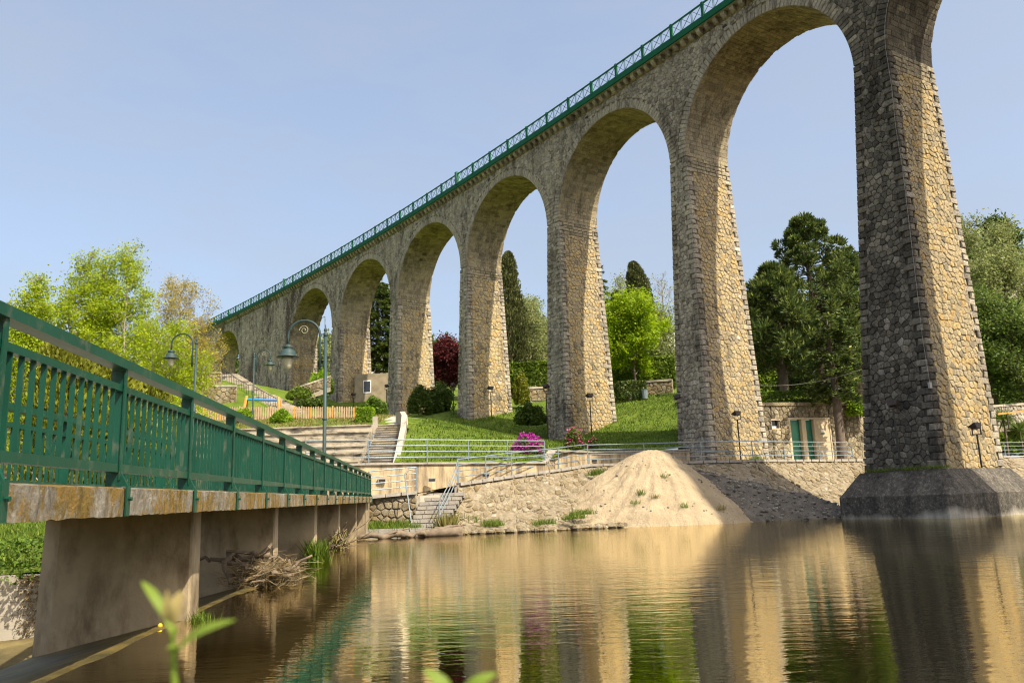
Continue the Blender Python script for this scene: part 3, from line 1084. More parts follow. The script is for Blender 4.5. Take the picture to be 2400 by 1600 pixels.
def grid_obj(name, P, mat, kind='structure', smooth=True, label=None):
    """P: array (nu,nv,3)"""
    nu, nv = P.shape[:2]
    idx = np.arange(nu * nv).reshape(nu, nv)
    F = np.stack([idx[:-1, :-1], idx[1:, :-1], idx[1:, 1:], idx[:-1, 1:]], -1).reshape(-1, 4)
    o = put(name, np_mesh(name, P.reshape(-1, 3), F, mat, smooth=smooth))
    if kind: o['kind'] = kind
    if label: o['label'] = label
    return o

ys = np.concatenate([np.linspace(-60, 0, 8), np.linspace(2, 60, 40), [75, 110]])
us = np.concatenate([[0], np.linspace(0.01, 1, 30) ** 2])
P = np.array([[[bx(3.15, y) + u * 160, y, 0.0] for u in us] for y in ys])
grid_obj('river', P, MT['water'], label='still brown river reflecting the viaduct')
P = np.array([[[bx(5.3, y) - u * 30, y, -1.35] for u in np.linspace(0, 1, 8)] for y in np.linspace(-10, 16.5, 12)])
grid_obj('lower_river', P, MT['water'], label='lower pool of water behind the footbridge sill')
# bed: gently uneven, one big sheet
xs = np.concatenate([np.linspace(-600, -40, 8), np.linspace(-30, 40, 60), np.linspace(60, 900, 10)])
ys = np.concatenate([np.linspace(-600, -30, 8), np.linspace(-20, 60, 70), np.linspace(80, 300, 6)])
XX, YY = np.meshgrid(xs, ys, indexing='ij')
zz = -0.85 + 0.12 * np.sin(XX * 0.7 + YY * .31) * np.cos(YY * 0.5) + 0.05 * rng.standard_normal(XX.shape)
grid_obj('river_bed', np.stack([XX, YY, zz], -1), MT['bed'], label='brown muddy river bed')
# sill under the footbridge, thin water runs over it
mb = MB()
vs, fs = [], []
yy = np.linspace(-6, 37, 44)
for y in yy:
    j = random.uniform(-0.05, 0.05)
    vs += [(bx(2.55 + j, y), y, -0.5), (bx(2.70 + j, y), y, -0.03 + random.uniform(-.03, .03)), (bx(2.95, y), y, -0.008 + random.uniform(-.02, .015)), (bx(3.12, y), y, 0.012), (bx(4.95, y), y, -0.40 + random.uniform(-.01, .01)), (bx(5.05, y), y, -1.8)]
for i in range(len(yy) - 1):
    for j in range(5):
        a = i * 6 + j
        fs.append((a, a + 1, a + 7, a + 6))
mb.add(vs, fs).top('weir_sill', MT['algae'], kind='structure', smooth=True)
# the bank under the photographer
xs = np.linspace(-12, 14, 40)
ys = np.linspace(-14, 5.2, 26)
XX, YY = np.meshgrid(xs, ys, indexing='ij')
zz = np.interp(YY, [-14, -4, 0.0, 1.2, 3.2, 5.2], [1.4, 0.75, 0.55, 0.30, -0.2, -0.95]) + 0.03 * rng.standard_normal(XX.shape)
zz = np.where(XX < -4.2, np.minimum(zz, -0.9), zz)
grid_obj('near_bank', np.stack([XX, YY, zz], -1), MT['grass'], label='grassy near bank')

# ---- lawn and hillside
ANC = np.array([(-40, 51, 6.5), (-23, 51.1, 6.47), (-8.4, 51.1, 6.47), (-23, 56, 7.55), (-11, 56, 7.5), (-7.5, 60, 7.9),
    (-6.3, 44.2, 3.6), (-4.6, 43.9, 3.6), (1.7, 47.6, 3.6), (3, 50.2, 4.4), (5, 53, 4.4), (11.3, 54.2, 4.6), (10.7, 55.6, 5.15),
    (3, 66.5, 6.3), (2.3, 68.5, 6.65), (8.4, 68.1, 7.9), (-5, 78, 9.5), (-5.9, 80.3, 10.2), (0, 80.4, 10.3), (-13.5, 90, 11.1), (-8.9, 92.5, 12.6),
    (-22, 101, 14.4), (-32, 113, 17.6), (-18, 105, 15.5), (14, 77, 10.9), (12, 64, 7.0), (20, 61, 8.0), (29, 63, 8.0), (22, 75, 10.5),
    (-40, 70, 9.3), (-25, 80, 10.3), (-31, 88.5, 12.2), (-37, 88.5, 12.2), (-31, 95, 15.2), (-38, 96, 16.2), (-36, 102, 18.0), (-60, 90, 15), (-60, 60, 8.5), (-120, 160, 32), (-50, 150, 26), (0, 130, 19), (0, 180, 27),
    (40, 110, 17), (40, 160, 30), (100, 120, 35), (90, 90, 22), (62, 86, 12), (42, 71, 4.0), (60, 80, 6), (150, 200, 62), (0, 300, 46), (-200, 300, 58),
    (200, 300, 88), (120, 80, 25), (-80, 45, 6), (-150, 60, 12), (-200, 150, 35), (58, 97, 18), (64, 112, 25)], float)
def tps_fit(A):
    n = len(A)
    d = np.hypot(A[:, None, 0] - A[None, :, 0], A[:, None, 1] - A[None, :, 1])
    K = np.where(d > 0, d * d * np.log(d + 1e-12), 0) + np.eye(n) * 2.0
    Pm = np.column_stack([np.ones(n), A[:, :2]])
    S = np.zeros((n + 3, n + 3))
    S[:n, :n] = K; S[:n, n:] = Pm; S[n:, :n] = Pm.T
    return np.linalg.solve(S, np.concatenate([A[:, 2], [0, 0, 0]]))
TW = tps_fit(ANC)
def gz(x, y):
    x = np.asarray(x, float); y = np.asarray(y, float)
    d = np.hypot(x[..., None] - ANC[:, 0], y[..., None] - ANC[:, 1])
    K = np.where(d > 0, d * d * np.log(d + 1e-12), 0)
    return K @ TW[:-3] + TW[-3] + TW[-2] * x + TW[-1] * y
def gzf(x, y):
    return float(gz(np.array([x]), np.array([y]))[0])
FRX = [-300, -60, -8.45, -8.4, -6.62, -6.6, -4.6, 1.7, 3, 5, 11.3, 14, 15.5, 30, 33, 60, 120, 300]
FRY = [51.1, 51.1, 51.1, 51.1, 51.1, 44.2, 44.0, 47.75, 50.3, 53.05, 54.3, 57.5, 60.4, 64.0, 66.5, 80, 90, 120]
xs = np.unique(np.concatenate([np.linspace(-300, -50, 16), np.linspace(-48, 36, 120), np.linspace(38, 300, 30), np.array([-8.45, -8.4, -6.62, -6.6])]))
tt = np.concatenate([np.linspace(0, 60, 90), np.geomspace(62, 420, 26)])
fr = np.interp(xs, FRX, FRY)
XX = np.repeat(xs[:, None], len(tt), 1)
YY = fr[:, None] + tt[None, :]
zz = gz(XX, YY)
zz = np.clip(zz, 3.3, 120) + 0.03 * rng.standard_normal(XX.shape) * (tt[None, :] > 0.5)
ground = grid_obj('ground', np.stack([XX, YY, zz], -1), MT['grass'], label='sloping lawn and hillside')

# left lawn beyond the footbridge
ys = np.linspace(15.7, 44, 34)
P = np.array([[[bx(5.9, y) - u, y, np.interp(y, [15.7, 18, 24, 44], [0.35, 0.85, 1.30, 2.0]) + 0.02 * random.gauss(0, 1) + (0.0 if u < 20 else (u - 20) * 0.05)] for u in np.linspace(0, 60, 60)] for y in ys])
grid_obj('left_lawn', P, MT['grass'], label='lawn beside the footbridge')
# its bank face towards the sill
mb = MB()
for i in range(len(ys) - 1):
    y0, y1 = ys[i], ys[i + 1]
    z0, z1 = P[i, 0, 2], P[i + 1, 0, 2]
    mb.add([(bx(5.88, y0), y0, -1.9), (bx(5.88, y1), y1, -1.9), (bx(5.9, y1), y1, z1), (bx(5.9, y0), y0, z0)], [(0, 1, 2, 3)])
mb.top('bank_face', MT['concrete'], kind='structure')

# ---- quay: landing, ramp, terrace and their front edge F, back wall W
Fp = [at(864, 1166, 41.0), at(976, 1155, 41.8), at(1074, 1136, 43.0), at(1200, 1117, 46.0), at(1310, 1102, 48.6), at(1379, 1091, 51.0)]
Fp += [Vector((8.0, 51.3, 3.5)), Vector((11.6, 51.5, 3.5)), Vector((15.0, 52.2, 3.5)), Vector((17.6, 54.0, 3.5)), Vector((23.8, 58.3, 3.55)), Vector((39, 65.7, 3.7)), Vector((70, 80, 4.0))]
Wp = [at(857, 1091, 42.8), at(1000, 1089, 43.9), at(1278, 1088, 47.6), at(1300, 1057, 49.8), Vector((4.9, 52.9, 4.4)), Vector((11.4, 54.1, 4.4))]
for q in Wp[:3]: q.z = 3.58
# ramp and quay paving
def sheet(name, A, B, mat, n=6, **kw):
    """ruled sheet between polylines"""
    mb = MB()
    for i in range(len(A) - 1):
        for j in range(n):
            a, b = j / n, (j + 1) / n
            q = [A[i].lerp(A[i + 1], a), A[i].lerp(A[i + 1], b), B[i].lerp(B[i + 1], b), B[i].lerp(B[i + 1], a)]
            mb.add(q, [(0, 1, 2, 3)])
    return mb.top(name, mat, kind='structure', **kw)
Bk = [Vector((Wp[0].x, Wp[0].y, Fp[0].z)), Vector((Wp[0].x + 2.6, 43.5, Fp[1].z)), Vector((Wp[1].x + 1.6, Wp[1].y + 1.1, Fp[2].z + .02)), Vector((-0.4, 46.9, Fp[3].z)), Vector((1.9, 49.0, Fp[4].z)), Vector((4.2, 53.0, 3.5)),
      Vector((8, 53.8, 3.5)), Vector((11.6, 54.5, 3.5)), Vector((15, 58.6, 3.80)), Vector((18, 59.8, 3.84)), Vector((24.5, 61.5, 3.84)), Vector((38, 68, 3.9)), Vector((69, 83, 4.3))]
sheet('quay_path', Fp, Bk, MT['paving'])
# kerb stones along the front edge
kerb = thing('quay_kerb', 'pale granite edging along the ramp and quay', 'kerb', Fp[3])
for i in range(len(Fp) - 2):
    if i == 1: continue
    A, B = Fp[i], Fp[i + 1]
    L = (B - A).length
    n = max(1, int(L / 0.8))
    for j in range(n):
        a, b = A.lerp(B, j / n + .006), A.lerp(B, (j + 1) / n - .006)
        m = MB()
        m.beam(a + Vector((0, 0, 0.03)), b + Vector((0, 0, 0.03)), 0.34, 0.16 + random.uniform(-.01, .01))
        m.part('kerb_stone', MT['graystep'], kerb)
MB().prism([(-5.6, 41.95), (-4.9, 41.9), (-2.95, 42.75), (-1.6, 45.6), (-6, 44.2)], -0.8, 1.93).top('landing_base', MT['paving'], kind='structure')
a_, b_ = Fp[2], Bk[2]
MB().hexa([Vector((a_.x - .2, a_.y, 0.6)), Vector((a_.x + .1, a_.y, 0.6)), Vector((b_.x + .1, b_.y, 0.6)), Vector((b_.x - .2, b_.y, 0.6)), Vector((a_.x - .2, a_.y, a_.z + .02)), Vector((a_.x + .1, a_.y, a_.z + .02)), Vector((b_.x + .1, b_.y, b_.z + .02)), Vector((b_.x - .2, b_.y, b_.z + .02))]).top('ramp_cheek', MT['graystep'], kind='structure')
# retaining wall behind the ramp, with plaster face and coping
rw = thing('retaining_wall', 'yellowish plastered retaining wall behind the ramp', 'wall', Wp[1])
mb = MB(); mc = []
Wl = [Vector((-24, 40.5, 3.58)), Vector((Wp[0].x - 4, 42.0, 3.58))] + Wp
for i in range(len(Wl) - 1):
    A, B = Wl[i], Wl[i + 1]
    d = (B - A); d.z = 0; d.normalize()
    nrm = Vector((d.y, -d.x, 0))
    bk = -nrm * 0.35
    f = -nrm * 0.0
    z0 = 1.2
    mb.hexa([Vector((A.x, A.y, z0)), Vector((B.x, B.y, z0)), Vector((B.x, B.y, z0)) + bk, Vector((A.x, A.y, z0)) + bk, A, B, B + bk, A + bk])
    m = MB().beam(A + bk * .4 + Vector((0, 0, .05)), B + bk * .4 + Vector((0, 0, .05)), 0.5, 0.10)
    mc.append(m)
mb.part('wall_face', MT['plaster'], rw)
for m in mc: m.part('coping', MT['graystep'], rw)
for px, py, Y in ((895, 1125, 42.95), (1012, 1124, 43.6), (1138, 1113, 44.9), (1392, 1079, 52.9)):
    q = at(px, py, Y)
    m = MB().box(q, (0.42, 0.12, 0.2), 0.2)
    o = m.part('vent_frame', MT['graystep'], rw)
    MB().box(q + Vector((0.02, -0.06, 0)), (0.32, 0.06, 0.1), 0.2).part('vent_slot', MT['black'], o)

# terrace behind the wall
tw = [Vector((-40, 42.3, 3.55)), Vector((Wp[0].x, 43.1, 3.55)), Vector((Wp[1].x, 44.2, 3.55)), Vector((Wp[2].x, 48.0, 3.55))]
tb = [Vector((-40, 46.4, 3.55)), Vector((Wp[0].x, 46.4, 3.55)), Vector((-6.4, 46.4, 3.55)), Vector((Wp[2].x, 48.3, 3.56))]
sheet('terrace_paving', tw, tb, MT['paving'])

# ---- seating steps and stairs
X_ST0, X_ST1 = -8.55, -6.75
seat = thing('seating_steps', 'broad pale granite seating steps stained dark at the joints', 'steps', (-15, 48, 3.55))
for k in range(6):
    y0 = 46.0 + k * 0.85
    z0 = 3.55 + k * 0.487
    x = -40.0
    while x < X_ST0 - 0.3:
        L = random.uniform(2.2, 3.4)
        xe = min(x + L, X_ST0 - 0.25)
        if xe - x < 0.3: break
        m = MB().box(((x + xe) / 2, y0 + 0.6, z0 + 0.19), (xe - x - 0.012, 1.2, 0.42 + random.uniform(-.006, .006)))
        m.part('riser_block', MT['stepstone'], seat)
        m = MB().box(((x + xe) / 2, y0 + 0.51, z0 + 0.444), (xe - x - 0.012, 1.2, 0.075))
        m.part('tread_slab', MT['stepstone'], seat)
        x = xe
stair = thing('stone_stairs', 'flight of pale granite stairs between seating steps and lawn', 'stairs', (-7.6, 48, 3.55))
nst = 18
for k in range(nst):
    y0 = 45.8 + k * 0.30
    z0 = 3.55 + k * 0.1625
    m = MB().box(((X_ST0 + X_ST1) / 2, y0 + 0.34, z0 + 0.02), (X_ST1 - X_ST0, 0.6, 0.20))
    o = m.part('step', MT['graystep'], stair)
    MB().box(((X_ST0 + X_ST1) / 2, y0 + 0.29, z0 + 0.141), (X_ST1 - X_ST0, 0.62, 0.042)).part('nosing', MT['stepstone'], o)
par = thing('stair_parapet', 'sloping concrete parapet wall beside the stairs', 'wall', (-6.6, 47, 3.55))
mb = MB()
cv = [Vector((-6.55, 44.6, 3.6)), Vector((-6.6, 46.2, 4.5)), Vector((-6.7, 49.0, 6.1)), Vector((-6.85, 50.6, 7.0)), Vector((-7.1, 51.6, 7.35)), Vector((-7.5, 52.4, 7.4))]
for i in range(len(cv) - 1):
    A, B = cv[i], cv[i + 1]
    d = (B - A); d.z = 0; d.normalize(); n = Vector((d.y, -d.x, 0)) * 0.16
    lowA, lowB = Vector((A.x, A.y, A.z - 1.6)), Vector((B.x, B.y, B.z - 1.6))
    mb.hexa([lowA - n, lowA + n, lowB + n, lowB - n, A - n, A + n, B + n, B - n])
mb.part('parapet', MT['concrete'], par)
mb = MB()
mb.hexa([Vector((X_ST0 - 0.28, 50.7, 5.9)), Vector((X_ST0, 50.7, 5.9)), Vector((X_ST0, 51.1, 5.9)), Vector((X_ST0 - .28, 51.1, 5.9)), Vector((X_ST0 - 0.28, 50.7, 7.0)), Vector((X_ST0, 50.7, 7.0)), Vector((X_ST0, 51.1, 7.0)), Vector((X_ST0 - .28, 51.1, 7.0))])
mb.top('stair_post', MT['concrete'], 'short square concrete post at the head of the stairs', 'post', base=(X_ST0 - .14, 50.9, 5.9))
# path above the stairs
P = []
for t in np.linspace(0, 1, 14):
    y = 51.2 + t * 38
    cx = -7.7 - t * 5.2
    z = gzf(cx, y) + 0.05
    P.append([[cx - 1.2, y, z], [cx + 1.0, y, z]])
grid_obj('path', np.array(P), MT['paving'])

# ---- embankment of pitched stone between the quay and the water
Sh = [Vector((-7.4, 39.4, 0)), Vector((-5.2, 39.5, 0)), Vector((-3.2, 39.9, 0)), Vector((0.2, 40.6, 0)), Vector((3.2, 41.6, 0)), Vector((5.6, 43.2, 0)),
      Vector((8.4, 43.4, 0)), Vector((12.0, 43.9, 0)), Vector((15.6, 45.4, 0)), Vector((19.5, 48.2, 0)), Vector((26.5, 52, 0)), Vector((43, 60, 0)), Vector((74, 76, 0))]
emb = thing('embankment', 'sloping river embankment of pale pitched stones with dry moss', 'embankment', (2, 42, 0))
Fe = [Fp[0]] + [Fp[1]] + [q.copy() for q in Fp[2:]]
def emb_pt(i, a, v, d=0.0):
    t = Fe[i].lerp(Fe[i + 1], a) + Vector((0, 0, -0.06)); b = Sh[i].lerp(Sh[i + 1], a) + Vector((0, 0, -0.35))
    # slightly hollow slope
    p = b.lerp(t, v)
    p.z -= 0.25 * math.sin(math.pi * v)
    if d:
        e = Fe[i + 1] - Fe[i]
        n = e.cross(t - b).normalized()
        if n.z < 0: n = -n
        p = p + n * d
    return p
mb = MB()
for i in range(2, len(Fe) - 1):
    for j in range(4):
        for k in range(6):
            q = [emb_pt(i, j / 4, k / 6), emb_pt(i, (j + 1) / 4, k / 6), emb_pt(i, (j + 1) / 4, (k + 1) / 6), emb_pt(i, j / 4, (k + 1) / 6)]
            mb.add(q, [(0, 1, 2, 3)])
slope = mb.part('slope_core', MT['earth'], emb, smooth=True)
STONES.clear()
for i in range(2, len(Fe) - 2):
    U = ((Fe[i + 1] - Fe[i]).length + (Sh[i + 1] - Sh[i]).length) / 2
    V = ((Fe[i] - Sh[i]).length + (Fe[i + 1] - Sh[i + 1]).length) / 2
    size = 0.46
    fm = lambda u, v, d, i=i, U=U, V=V: emb_pt(i, u / U, v / V, d)
    for poly in cells([(0, 0), (U, 0), (U, V), (0, V)], size * random.uniform(.9, 1.15), jit=0.5, aspect=0.75):
        if random.random() < 0.2: continue
        add_stone(poly, fm, 'stone', slope, MT['embank'], rtint(), h=random.uniform(0.015, 0.06), gap=random.uniform(0.03, 0.09))
# stone wall under the landing
lw = [Fp[0] + Vector((-0.6, 0, 0)), Fp[1]]
mb = MB()
A, B = lw
mb.hexa([Vector((A.x, A.y + .06, -.5)), Vector((B.x, B.y + .06, -.5)), Vector((B.x, B.y + .6, -.5)), Vector((A.x, A.y + .6, -.5)), Vector((A.x, A.y + .06, A.z - .05)), Vector((B.x, B.y + .06, B.z - .05)), Vector((B.x, B.y + .6, B.z - .05)), Vector((A.x, A.y + .6, A.z - .05))])
lwall = mb.part('landing_wall', MT['mortar'], emb)
Lw = (B - A).length
dd = (B - A).normalized()
fm = lambda u, v, d: (A.x + dd.x * u, A.y + dd.y * u - d, v)
for poly in cells([(0, 0), (Lw, 0), (Lw, 1.85), (0, 1.75)], 0.36, jit=0.45):
    add_stone(poly, fm, 'stone', lwall, MT['embank'], rtint(), h=0.05, gap=0.03)
flush_stones({'stone': 300})
# ledge at the water with grass, edged by blocks
lg = MB()
lg.prism([(-8.6, 38.9), (-4.4, 39.2), (-4.0, 41.8), (-8.6, 41.3)], -0.6, 0.34)
lg.top('river_ledge', MT['grass'], kind='structure')
edge = thing('ledge_edging', 'row of grey stone blocks edging the grassy ledge', 'edging', (-6.4, 38.9, 0))
x = -8.6
while x < -4.6:
    L = random.uniform(0.5, 0.9)
    MB().box((x + L / 2, 38.85 + (x + 8.6) * .07, 0.16), (L - .03, 0.36, 0.5), 0.07).part('edging_block', MT['graystep'], edge)
    x += L
# steps from the landing down to the ledge
st2 = thing('river_steps', 'grey stone steps going down from the landing to the river', 'steps', (-4.0, 40.8, 0.3))
top = Vector((-3.9, 42.6, Fp[1].z))
ns = 9
for k in range(ns):
    f = k / (ns - 1)
    cx, cy, cz = -3.75 - 0.75 * f, 42.5 - 2.6 * f, 2.02 - 1.66 * f
    wd = 2.1 - 0.5 * f
    n = 4
    o = MB().box((cx, cy + 0.2, cz - 0.16), (wd, 0.62, 0.22)).part('step', MT['graystep'], st2)
    for j in range(n):
        MB().box((cx - wd / 2 + wd * (j + .5) / n, cy - 0.02, cz - 0.085), (wd / n - .025, 0.34, 0.17)).part('step_block', MT['graystep'], o)

# ---- heaps of sand and gravel against the quay
pk = at(1530, 1060, 48.2)
HEAPS = {}
def heap_z(name, X, Y):
    xs, ys, Z = HEAPS[name]
    i = min(max(int(round((X - xs[0]) / (xs[1] - xs[0]))), 0), len(xs) - 1)
    j = min(max(int(round((Y - ys[0]) / (ys[1] - ys[0]))), 0), len(ys) - 1)
    return float(Z[i, j])
def heap(name, label, mat, fz, x0, x1, y0, y1, n, amp, cat):
    xs = np.linspace(x0, x1, n); ys = np.linspace(y0, y1, int(n * (y1 - y0) / (x1 - x0)))
    XX, YY = np.meshgrid(xs, ys, indexing='ij')
    Z = fz(XX, YY)
    nz = np.zeros_like(Z)
    r2 = np.random.default_rng(5)
    for o in range(5):
        fx, fy, ph = r2.uniform(0.5, 1.5, 2).tolist() + [r2.uniform(0, 6.28)]
        k = 1.9 ** o
        nz += np.sin((XX * fx + YY * fy) * k + ph) * np.cos((YY * fx - XX * fy) * k + ph * 2) / k
    # rills that run down the slope, lumps and slides
    an = np.arctan2(YY - pk.y, XX - pk.x)
    rad_ = np.hypot(YY - pk.y, XX - pk.x)
    rill = np.sin(an * 17 + 1.5 * np.sin(rad_ * 1.3)) * np.sin(an * 7.3 + 2) + 0.5 * np.sin(an * 41 + rad_)
    Z = Z + amp * nz + amp * 1.0 * rill * np.clip(rad_ / 2.5, 0, 1) + 0.018 * r2.standard_normal(Z.shape)
    HEAPS[name] = (xs, ys, Z)
    keep = Z > -0.5
    idx = -np.ones(Z.shape, int)
    idx[keep] = np.arange(keep.sum())
    q = np.stack([idx[:-1, :-1], idx[1:, :-1], idx[1:, 1:], idx[:-1, 1:]], -1).reshape(-1, 4)
    q = q[(q >= 0).all(1)]
    V = np.stack([XX[keep], YY[keep], Z[keep]], 1) - np.array([pk.x, 45.5, 0])
    o = put(name, np_mesh(name, V, q, mat, smooth=True), loc=(pk.x, 45.5, 0))
    return tag(o, label, cat)
def zsand(X, Y):
    d = np.hypot((X - pk.x) * np.where(X < pk.x, 0.80, 1.08), Y - pk.y)
    z = 5.02 - 0.80 * np.sqrt(d * d + 1.05)
    z2 = 1.6 - 0.55 * np.hypot((X - pk.x + 1.5) * 0.45, Y - 45.2)
    return np.maximum(z, z2 * 0.9)
def zgrav(X, Y):
    a = np.array([pk.x + 2.2, 48.8]); b = np.array([17.0, 46.9])
    t = np.clip(((X - a[0]) * (b[0] - a[0]) + (Y - a[1]) * (b[1] - a[1])) / ((b - a) ** 2).sum(), 0, 1)
    d = np.hypot(X - a[0] - t * (b[0] - a[0]), Y - a[1] - t * (b[1] - a[1]))
    return (3.5 - 2.1 * t) - 0.62 * np.sqrt(d * d + 0.4)
sandp = heap('sand_pile', 'tall pale cone of sand heaped against the quay', MT['sandm'], zsand, pk.x - 9, pk.x + 7.5, 40.5, 51.3, 150, 0.065, 'sand pile')
gravp = heap('gravel_pile', 'grey mound of gravel and rubble beside the sand pile', MT['gravelm'], zgrav, pk.x - 2, 22, 41.5, 51.2, 150, 0.08, 'gravel pile')

def rockmesh(seed, name='rock'):
    r = random.Random(seed)
    m = MB()
    n, rings_ = 7, 4
    vs = [(0, 0, -0.5)]
    for i in range(1, rings_):
        a = -math.pi / 2 + math.pi * i / rings_
        for k in range(n):
            b = 2 * math.pi * k / n
            q = r.uniform(0.8, 1.15)
            vs.append((0.5 * q * math.cos(a) * math.cos(b), 0.5 * q * math.cos(a) * math.sin(b), 0.5 * q * math.sin(a)))
    vs.append((0, 0, 0.5))
    fs = [(0, 1 + (k + 1) % n, 1 + k) for k in range(n)]
    for i in range(rings_ - 2):
        for k in range(n):
            a = 1 + i * n
            fs.append((a + k, a + (k + 1) % n, a + n + (k + 1) % n, a + n + k))
    a = 1 + (rings_ - 2) * n
    fs += [(a + k, a + (k + 1) % n, len(vs) - 1) for k in range(n)]
    return vs, fs
# rubble scattered on the gravel: one mass of small stones
mb = MB()
for k in range(2200):
    X, Y = random.uniform(pk.x + 2.6, 18.5), random.uniform(43.2, 49.5)
    z = heap_z('gravel_pile', X, Y)
    if z < 0 or (X < pk.x + 7.4 and heap_z('sand_pile', X, Y) > z): continue
    vs, fs = rockmesh(k % 40)
    s_ = random.choice([0.05, 0.06, 0.08, 0.1, 0.13, 0.24]) * random.uniform(.8, 1.2)
    rz = random.uniform(0, 6.28)
    m = Matrix.Rotation(rz, 3, 'Z') @ Matrix.Diagonal((s_, s_ * 0.8, s_ * 0.6))
    mb.add([m @ Vector(v) + Vector((X, Y, z + s_ * .1)) for v in vs], fs, rtint())
mb.part('rubble', MT['rock'], gravp, kind='stuff')
mb = MB()
for k in range(260):
    X, Y = random.uniform(pk.x - 5, pk.x + 6), random.uniform(42.6, 47.5)
    z = heap_z('sand_pile', X, Y)
    if z < 0.03: continue
    vs, fs = rockmesh(k % 40)
    s_ = random.choice([0.03, 0.04, 0.05, 0.06, 0.08, 0.16]) * random.uniform(.8, 1.2)
    m = Matrix.Rotation(random.uniform(0, 6.28), 3, 'Z') @ Matrix.Diagonal((s_, s_ * 0.8, s_ * 0.6))
    mb.add([m @ Vector(v) + Vector((X, Y, z + s_ * .1)) for v in vs], fs, rtint())
mb.part('pebbles', MT['rock'], sandp, kind='stuff')
# stones at the foot of the embankment
mb = MB()
for k in range(260):
    X = random.uniform(-4.5, 5.5)
    Y = np.interp(X, [-4.5, -3.2, 0.2, 3.2, 5.6], [39.5, 39.7, 40.4, 41.3, 42.7]) + random.uniform(-0.2, 0.7)
    vs, fs = rockmesh(k % 40)
    s_ = random.choice([0.12, 0.2, 0.3, 0.45, 0.6]) * random.uniform(.8, 1.2)
    m = Matrix.Rotation(random.uniform(0, 6.28), 3, 'Z') @ Matrix.Diagonal((s_, s_ * 0.8, s_ * 0.55))
    mb.add([m @ Vector(v) + Vector((X, Y, 0.02 + s_ * .1)) for v in vs], fs, rtint())
mb.part('shore_stones', MT['embank'], emb, kind='stuff')

# ---- tubular railings
def railing(name, label, pts, h, nrail, spacing, mat, rr=0.026, post_r=0.034, group=None, skip_first=False, curve=None):
    """pts: base polyline (Vectors)"""
    t = thing(name, label, 'railing', pts[0], group)
    P_ = []
    for i in range(len(pts) - 1):
        L = (pts[i + 1] - pts[i]).length
        n = max(1, round(L / spacing))
        for j in range(n):
            P_.append(pts[i].lerp(pts[i + 1], j / n))
    P_.append(pts[-1])
    for p in P_:
        MB().tube([p - Vector((0, 0, 0.05)), p + Vector((0, 0, h))], post_r, 6).part('post', mat, t)
    for k in range(nrail):
        z = h * (1 - k / nrail)
        MB().tube([p + Vector((0, 0, z + random.uniform(-.004, .004))) for p in P_], rr if k else rr * 1.25, 6, tint=.5).part('rail', mat, t)
    return t
railing('ramp_railing', 'grey tube railing climbing along the ramp to the quay', [q + Vector((0, 0.05, 0.1)) for q in Fp[2:6]], 1.22, 4, 2.6, MT['railgrey'])
railing('quay_railing', 'long grey tube railing along the quay behind the sand', [q + Vector((0, 0.08, 0.1)) for q in Fp[5:11]], 1.18, 4, 3.3, MT['railgrey'])
railing('quay_railing', 'grey tube railing right of the nearest pier', [Vector((29.5, 61.4, 3.62)), Vector((39, 65.9, 3.7)), Vector((60, 75.5, 3.9))], 1.18, 4, 3.0, MT['railgrey'])
railing('terrace_railing', 'grey tube railing on top of the plastered wall', [Wp[0] + Vector((-3, -.5, .1)), Wp[0] + Vector((0.1, 0.3, .1)), Wp[1] + Vector((0, .3, .1)), Wp[2] + Vector((0, .3, .1))], 1.22, 4, 2.4, MT['railgrey'])
railing('landing_railing', 'short grey tube railing at the end of the footbridge', [Fp[0] + Vector((0.0, .1, .05)), Fp[1] + Vector((0, .1, .05))], 1.25, 4, 3.2, MT['railgrey'])
t = thing('steps_handrail', 'curved grey handrail along the river steps', 'handrail', (-4.9, 39.9, .3))
a, b = Fp[2] + Vector((0, .05, .1)), Vector((-3.75, 39.75, 0.30))
for k in range(3):
    zt = 1.22 * (1 - k / 4)
    pts = []
    for j in range(9):
        f = j / 8
        p = a.lerp(b, f)
        p.z = a.z + zt + (b.z - a.z) * (f ** 1.5) - 0.0
        p.x += 0.25 * math.sin(math.pi * f)
        pts.append(p)
    MB().tube(pts, 0.027, 6).part('rail', MT['railgrey'], t)
MB().tube([b - Vector((0, 0, .2)), b + Vector((0, 0, 1.22))], 0.034, 6).part('post', MT['railgrey'], t)
t = thing('steps_handrail', 'bent grey handrail at the left side of the river steps', 'handrail', (-5.3, 40, .3))
a = Fp[1] + Vector((-0.1, .0, 1.15)); b = Vector((-5.6, 39.9, 1.55))
MB().tube([a, a + Vector((-.25, -.1, .02)), a + Vector((-.42, -.5, -.2)), Vector((-5.15, 40.3, 0.6)), Vector((-5.2, 40.2, 0.25))], 0.034, 6).part('rail', MT['railgrey'], t)
# ------------------------------------------------------------------ footbridge
WB = 2.46
def fz(Y):
    return 1.455 + 0.0115 * Y
def FB(lat, Y, z=0.0):
    """point on the footbridge: lat metres behind the near edge, z above the deck"""
    return Vector((-L1 - 0.112 * Y - lat, Y, fz(Y) + z))
fb = thing('footbridge', 'concrete footbridge with dark green steel railings over the weir', 'footbridge', FB(1.2, 20, -1.6))
Y0, Y1 = -3.0, 40.8
